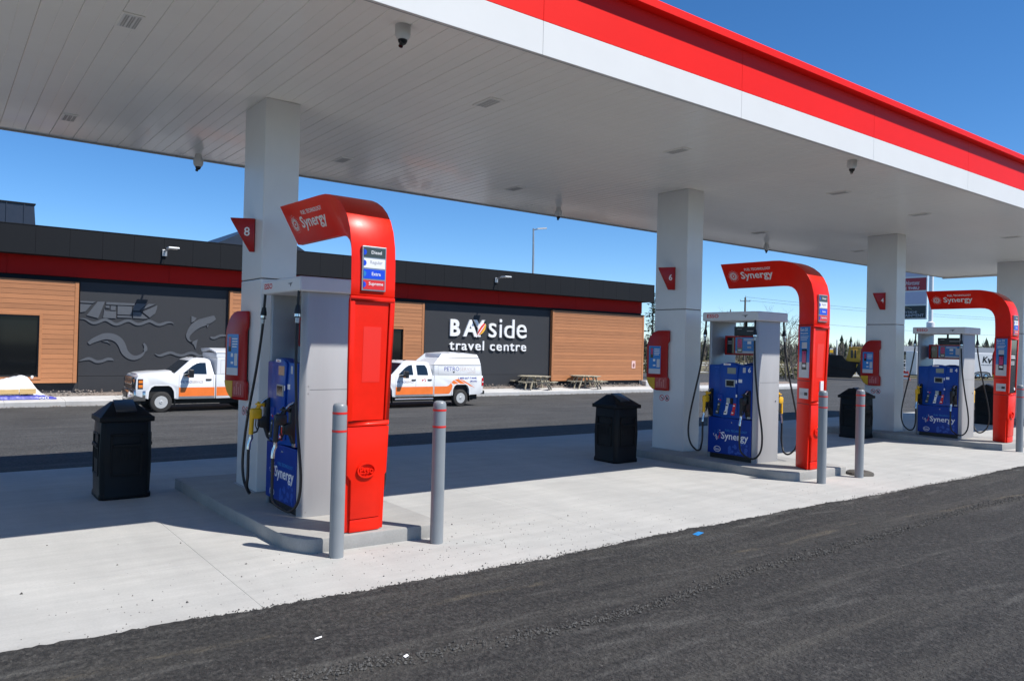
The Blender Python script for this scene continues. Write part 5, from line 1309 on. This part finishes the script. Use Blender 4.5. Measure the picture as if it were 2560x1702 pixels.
for (x, y, h, lab) in ((103.3, 59.8, 3.8, 'thin white lamp post standing left of the yellow earthmover cab'), (124.1, 69.2, 3.9, 'thin white lamp post rising behind the yellow earthmover cab')):
    q = MB(); q.tube([(x, y, -.72), (x, y, h)], [.11, .09], 8); tag(q.build('lamp_post', WPRINT), lab, 'lamp post')
t = thing('road_sign', 'small yellow road sign with a white plate far beyond the earthmover', 'road sign', (98, 57.5, -.72))
q = MB(); q.cyl((98, 57.6, -.72), (98, 57.6, 2.4), .04, n=6); q.build('post', GREYM, t)
d = Vector((.8, -.6, 0)); p = Vector((98, 57.5, 0))
def panel(mb, c, dr, a, z0, z1, th=.04):
    nn = Vector((dr.y, -dr.x, 0)) * th; V = [c - dr * a, c + dr * a]; P = []
    for z in (z0, z1):
        for k in (V[0], V[1], V[1] + nn * -1, V[0] + nn * -1): P.append((k.x, k.y, z))
    mb.add(P, [(0, 1, 5, 4), (1, 2, 6, 5), (2, 3, 7, 6), (3, 0, 4, 7), (4, 5, 6, 7), (3, 2, 1, 0)])
q = MB(); panel(q, p, d, .24, 1.95, 2.35); q.build('yellow_plate', YEL, t)
q = MB(); panel(q, p, d, .2, 2.36, 2.55); q.build('white_plate', WPRINT, t)

# earthmover
t = thing('earthmover', 'dark earthmover with a yellow cab parked beyond the yard', 'construction vehicle', (0, 0, 0))
q = MB(); q.prism([(-4.6, .06), (-4.6, 2.35), (-1.9, 2.48), (-.5, 2.42), (-.1, 1.9), (.4, 1.7), (1.1, .9), (.5, .06)], 'y', -1.3, 1.2); bw = q.build('bowl', DIRTY, t)
for k in range(4):
    q = MB(); q.box(-4.4 + k * 1.05, -4.3 + k * 1.05, -1.36, -1.3, .1, 2.3); q.build('rib', DIRTY, bw)
q = MB(); q.box(-4.6, -.4, -1.38, -1.3, 2.2, 2.34); q.build('rim_bar', DIRTY, bw)
q = MB(); q.prism([(-2.6, 1.5), (-2.5, 1.62), (.95, .75), (.9, .6)], 'y', -1.42, -1.30); q.build('push_arm', DIRTY, t)
q = MB(); q.box(.0, 4.6, -1.1, 1.1, .7, 1.75, .08); q.build('frame', DIRTY, t)
q = MB(); q.prism([(-.12, 1.80), (1.28, 1.72), (1.36, 3.15), (.22, 3.18)], 'y', -1.15, .3); cb = q.build('cab', MYEL, t, bev=.03)
for (a, c) in ((.38, .62), (.74, .92)):
    q = MB(); q.box(a, c, -1.158, -1.13, 2.15, 3.02); q.build('window', VGLASS, cb)
q = MB(); q.box(.98, 1.28, -1.165, -1.1, 2.5, 3.0, .02); q.build('side_box', MYEL, cb)
q = MB(); q.box(.2, 3.4, -1.2, .4, 3.19, 3.32, .03); q.build('cab_roof', MYEL, cb)
q = MB(); q.box(1.5, 3.2, -1.0, .9, 1.7, 2.7, .06); q.build('engine', DIRTY, t)
for (x, r) in ((-3.2, .85), (1.9, .95), (3.9, .9)):
    for y in (-1.25, 1.15):
        q = MB(); q.lathe((x, y, r), [(r * .5, -.3), (r * .9, -.32), (r, -.2), (r, .2), (r * .9, .32), (r * .5, .3)], 22, 'y'); q.build('wheel', TYRE, t, smooth=40)
q = MB(); q.box(.95, 1.15, -1.45, -1.40, 1.15, 1.5); q.build('step', YEL, t)
t.location = (79.75, 45.0, -.745); t.rotation_euler = (0, 0, math.atan2(-.868, .495))
# trailer
t = thing('cargo_trailer', 'white box trailer with black KV lettering beyond pump four', 'trailer', (0, 0, 0))
q = MB(); q.box(0, 11.2, 0, 2.4, .32, 3.08, .08); q.build('box', TRUCKW, t)
q = MB(); q.box(0, 11.2, -.02, 2.42, .22, .33); q.build('skirt', BLK, t)
for x in (7.25, 8.2):
    q = MB(); q.lathe((x, .12, .34), [(.2, -.12), (.31, -.12), (.34, -.08), (.34, .1), (.2, .1)], 22, 'y'); wh = q.build('wheel', TYRE, t, smooth=40)
    q = MB(); q.lathe((x, .0, .34), [(.05, -.02), (.19, -.005), (.2, .03)], 16, 'y'); q.build('rim', CHROME, wh)
q = MB(); q.tube([(6.75, -.05, .4), (6.85, -.05, .72), (7.25, -.05, .84), (8.2, -.05, .84), (8.6, -.05, .72), (8.7, -.05, .4)], .06, 6); q.build('mudguard', BLK, t)
q = MB(); q.text('K', (7.75, -.002, 1.95), wid=.62, hgt=.72, dep=.01, bold=.03, shear=.15); q.text('v', (8.28, -.002, 1.85), wid=.58, hgt=.6, dep=.01, bold=.03, shear=.15)
q.text('PROJECT', (7.65, -.002, 1.62), wid=1.4, hgt=.1, dep=.01); q.build('lettering', BLK, t)
t.location = (91.85, 43.3, -.75); t.rotation_euler = (0, 0, math.atan2(-.6, .8))
# low shed, railing, barricade, guard rail
t = thing('shed', 'long low grey roofed shed behind the white trailer', 'building', (0, 0, 0))
q = MB(); q.box(0, 40, 0, 9, 0, 3.2); q.build('wall', SHEDW, t)
q = MB(); q.prism([(-.6, 3.15), (4.5, 4.1), (9.6, 3.15)], 'x', -.5, 40.5); q.build('roof', SHEDR, t)
for k in range(12):
    q = MB(); q.box(1.5 + k * 3.2, 3.2 + k * 3.2, -.05, .02, 1.5, 2.7); q.build('window', VGLASS, t)
t.location = (119.5, 60, -.72); t.rotation_euler = (0, 0, math.atan2(-.6, .8))
def rail(name, label, cat, p0, p1, z, hs, n, mt):
    t = thing(name, label, cat, (p0[0], p0[1], z)); a, c = Vector((*p0, 0)), Vector((*p1, 0))
    for h in hs: q = MB(); q.tube([a + Vector((0, 0, z + h)), c + Vector((0, 0, z + h))], .055, 4); q.build('rail', mt, t)
    for k in range(n + 1):
        p = a.lerp(c, k / n); q = MB(); q.tube([p + Vector((0, 0, z)), p + Vector((0, 0, z + max(hs) + .05))], .045, 4); q.build('post', mt, t)
rail('guard_rail', 'white two bar guard rail along the road behind pump six', 'guard rail', (60, 72), (98, 47), -.72, (.75, 1.05), 20, WPRINT)
rail('railing', 'white railing before the low grey shed', 'railing', (97, 52), (108, 44), -.72, (1.55, 1.9), 8, WPRINT)
q = MB(); a, c = Vector((60, 66, 0)), Vector((90, 46, 0)); q.tube([a + Vector((0, 0, -.68)), c + Vector((0, 0, -.68))], .08, 4); tag(q.build('kerb_rail', WPRINT), 'low white kerb bar at the edge of the yard behind pump six', 'kerb')
t = thing('barricade', 'small red and white striped barricade right of the third column', 'barricade', (0, 0, 0))
for k in range(4):
    q = MB(); q.prism([(-.5 + .06 * k, .12 + k * .2), (.45 - .06 * k, .12 + k * .2), (.42 - .06 * k, .29 + k * .2), (-.46 + .06 * k, .29 + k * .2)], 'y', -.03, .03); q.build('stripe', RPRINT if k % 2 else WPRINT, t)
for x in (-.45, .4):
    q = MB(); q.tube([(x, -.2, 0), (x * .4, 0, 1.0)], .03, 6); q.build('leg', ORP, t)
t.location = (80.9, 39.15, -.75); t.rotation_euler = (0, 0, math.atan2(-.9, .43))

# pylon sign
XP = 76
t = thing('pylon_sign', 'tall pylon sign with red, blank and black panels right of the third column', 'sign', (XP, 35.5, -.75))
for (yy, r) in ((34.64, .20), (39.3, .20)):
    q = MB(); q.tube([(XP + .2, yy, -.75), (XP + .2, yy, 12)], r, 18); q.build('pole', TRUCKW, t, smooth=50)
    q = MB(); q.tube([(XP + .2, yy, -.75), (XP + .2, yy, 5.0), (XP + .2, yy, 5.12)], [.37, .37, .2], 18); q.build('sleeve', TRUCKW, t, smooth=40)
q = MB(); q.box(XP + .05, XP + .35, 35.0, 39.0, 5.33, 12, .02); q.build('cabinet', TRUCKW, t)
for (z0, z1, mt) in ((5.46, 6.65, SIGNBLK), (6.80, 8.0, SIGNLAV), (8.13, 9.34, SIGNRED), (9.5, 10.7, SIGNLAV)):
    q = MB(); q.box(XP + .0, XP + .06, 35.04, 38.9, z0, z1, .01); pn = q.build('sign_panel', mt, t)
    q = MB(); rvv = (0, -1, 0)
    if mt is SIGNRED:
        q.mat(WPRINT).text('Hortons', (XP, 36.98, 8.66), rvv, (0, 0, 1), wid=1.26, hgt=.42, dep=.01, bold=.0, shear=.25); q.text('Tim', (XP, 37.75, 8.70), rvv, (0, 0, 1), wid=.6, hgt=.38, dep=.01, shear=.25)
        q.text('DRIVE THRU', (XP, 37.95, 8.22), rvv, (0, 0, 1), wid=2.27, hgt=.26, dep=.01, bold=.015)
    if mt is SIGNBLK:
        q.mat(PALE).text('BAYSIDE', (XP, 37.55, 5.93), rvv, (0, 0, 1), wid=1.72, hgt=.2, dep=.01); q.text('ENTERTAINMENT', (XP, 38.4, 5.58), rvv, (0, 0, 1), wid=3.2, hgt=.27, dep=.01, bold=.015)
        P = [(XP - .004, 37.6 - k * .085, 6.28 + .22 * math.sin(math.pi * k / 15)) for k in range(16)]; q.mat(M('sign gold', (.45, .38, .2), .4)).tube(P, .025, 4)
    if mt in (SIGNRED, SIGNBLK): q.build('lettering', None, pn)

# ------------------------------------------------------------------ trees
def leaf(mb, p, s, d=None):
    a = Vector((R.gauss(0, 1), R.gauss(0, 1), R.gauss(0, 1))).normalized(); b_ = a.orthogonal().normalized()
    if d is not None: a = d
    mb.add([tuple(p + a * s), tuple(p - a * s * .5 + b_ * s * .5), tuple(p - a * s * .5 - b_ * s * .5)], [(0, 1, 2)])
def conifer(x, y, h, r, lab, z0=-.75, sparse=1.0):
    t = thing('spruce_tree', lab, 'tree', (x, y, z0), 'spruces beyond the yard')
    q = MB(); q.tube([(x, y, z0), (x, y, z0 + h * .97)], [.03 * h * .6, .02], 6); q.build('trunk', BARK, t)
    q = MB(); L = int(h * 4)
    for k in range(L):
        f = k / L; z = z0 + h * (.08 + .9 * f); rad = r * (1 - f) ** .85 * R.uniform(.75, 1.15) + .12
        for j in range(7):
            a = R.uniform(0, 6.283); d = Vector((math.cos(a), math.sin(a), -.15 + .35 * f)); ln = rad * R.uniform(.6, 1.1)
            for m_ in range(int(max(3, ln * 9 * sparse))):
                s = m_ / max(3, ln * 9 * sparse) * ln; p = Vector((x, y, z)) + d * s + Vector((R.gauss(0, .06), R.gauss(0, .06), R.gauss(0, .06) - .06 * s))
                leaf(q, p, R.uniform(.10, .22), (d + Vector((R.gauss(0, .5), R.gauss(0, .5), R.gauss(0, .3)))).normalized())
    q.build('crown', NEEDLE, t)
def bare_tree(x, y, h, lab, seed):
    q_ = random.Random(seed); t = thing('bare_tree', lab, 'tree', (x, y, -.75), 'bare trees beyond the yard')
    tr = MB(); br = MB()
    def grow(p, d, ln, r, lev):
        P = [p]; n = 4
        for k in range(n):
            d = (d + Vector((q_.gauss(0, .13), q_.gauss(0, .13), q_.gauss(.03, .08)))).normalized(); p = p + d * ln / n; P.append(p)
        (tr if lev == 0 else br).tube(P, [r * (1 - .6 * k / n) for k in range(n + 1)], 5 if lev < 2 else 3, False)
        if lev < 4:
            for k in range((9, 5, 4, 3)[lev]):
                i = q_.randint(1, n); dd = (d + Vector((q_.gauss(0, .7), q_.gauss(0, .7), q_.gauss(.1, .35)))).normalized()
                grow(P[i], dd, ln * q_.uniform(.42, .62), r * .45, lev + 1)
    grow(Vector((x, y, -.75)), Vector((0, 0, 1)), h * .62, .012 * h + .01, 0)
    tr.build('trunk', BARK, t); br.build('branches', BARK, t)
bare_tree(62.2, 40.8, 6.4, 'thin bare tree just left of the arch of pump six', 3)
bare_tree(65.8, 42.3, 6.9, 'taller bare tree touching the arch of pump six', 8)
bare_tree(66.0, 47.5, 7.3, 'bare tree rising above the header of pump six', 12)
bare_tree(61.0, 50.0, 6.0, 'bare tree seen through the opening of pump six', 21)
conifer(69.0, 43.6, 7.0, 1.3, 'spruce half hidden behind the arch of pump six', sparse=.8)
conifer(52.5, 48.3, 8.0, 1.9, 'spruce beside the right end of the store', sparse=.8)
conifer(68.6, 61.5, 5.2, 1.3, 'small spruce between the store and pump six')
def bush(x, y, rx, h, lab, mt):
    q = MB()
    for _ in range(900):
        a = R.uniform(0, 6.283); rr_ = math.sqrt(R.random()); p = Vector((x + rx * rr_ * math.cos(a), y + rx * rr_ * math.sin(a), -.75 + h * R.random() * (1 - .6 * rr_ * rr_))); leaf(q, p, R.uniform(.08, .2))
    for _ in range(14):
        a = R.uniform(0, 6.283); q.tube([(x, y, -.75), (x + rx * .6 * math.cos(a), y + rx * .6 * math.sin(a), -.75 + h * .9)], [.04, .012], 3, False)
    tag(q.build('bush', mt), lab, 'bush', 'scrub bushes by the guard rail')
for (x, y, rx, h, lab, mt) in ((70, 46, 1.5, 1.7, 'twiggy scrub bush under the bare trees left of the arch of pump six', OLIVE), (70, 52.5, 1.8, 2.0, 'olive scrub bush seen through pump six on the right', OLIVE), (66, 56, 1.8, 1.9, 'tan scrub bush seen through the middle of pump six', TWIG), (74, 57, 2.2, 2.4, 'tan scrub bush behind the utility pole', TWIG), (62, 58.5, 1.8, 1.8, 'olive scrub bush left of pump six', OLIVE)): bush(x, y, rx, h, lab, mt)
# far wood: one mass
q = MB(); q.mat(NEEDLE); q.mat(TWIG); q.mat(OLIVE)
FR = random.Random(4)
for k in range(2600):
    a = FR.uniform(-.15, 1.25); rad = FR.uniform(185, 260); th = .6469 - .34 + a
    x, y = rad * math.sin(th), rad * math.cos(th)
    if y < 8: continue
    h = FR.uniform(4.2, 6.4) * FR.choice((.85, 1, 1, 1.12)) * (1.05 if th > 1.05 else .95) * (rad / 215); z0 = -.75
    if FR.random() < .20:
        q.mat(NEEDLE); h *= .93; r_ = h * .21; n = 7
        for l in range(5):
            zb = z0 + h * (.12 + .17 * l); rb = r_ * (1.15 - .2 * l); V = [(x, y, zb + h * .26)]
            for j in range(n):
                aa = 6.283 * j / n + FR.uniform(-.2, .2); rr_ = rb * FR.uniform(.7, 1.25); V.append((x + rr_ * math.cos(aa), y + rr_ * math.sin(aa), zb + FR.uniform(-.3, .3)))
            q.add(V, [(0, 1 + j, 1 + (j + 1) % n) for j in range(n)])
    else:
        q.mat(TWIG if FR.random() < .75 else OLIVE); h *= .85
        for j in range(60):
            f = FR.random(); w_ = 1.7 * math.sin(math.pi * min(1, .15 + .85 * f)) + .25
            p = Vector((x + FR.gauss(0, w_ * .6), y + FR.gauss(0, w_ * .6), z0 + h * f))
            v = Vector((FR.gauss(0, .25), FR.gauss(0, .25), 1)).normalized(); s = FR.uniform(.5, 1.1); o_ = Vector((FR.gauss(0, 1), FR.gauss(0, 1), 0)).normalized() * .09
            q.add([tuple(p + v * s), tuple(p - v * s + o_), tuple(p - v * s - o_)], [(0, 1, 2)])
o = q.build('distant_wood'); o['kind'] = 'stuff'
for nme in ('loose_gravel', 'rubble', 'distant_wood'): pass
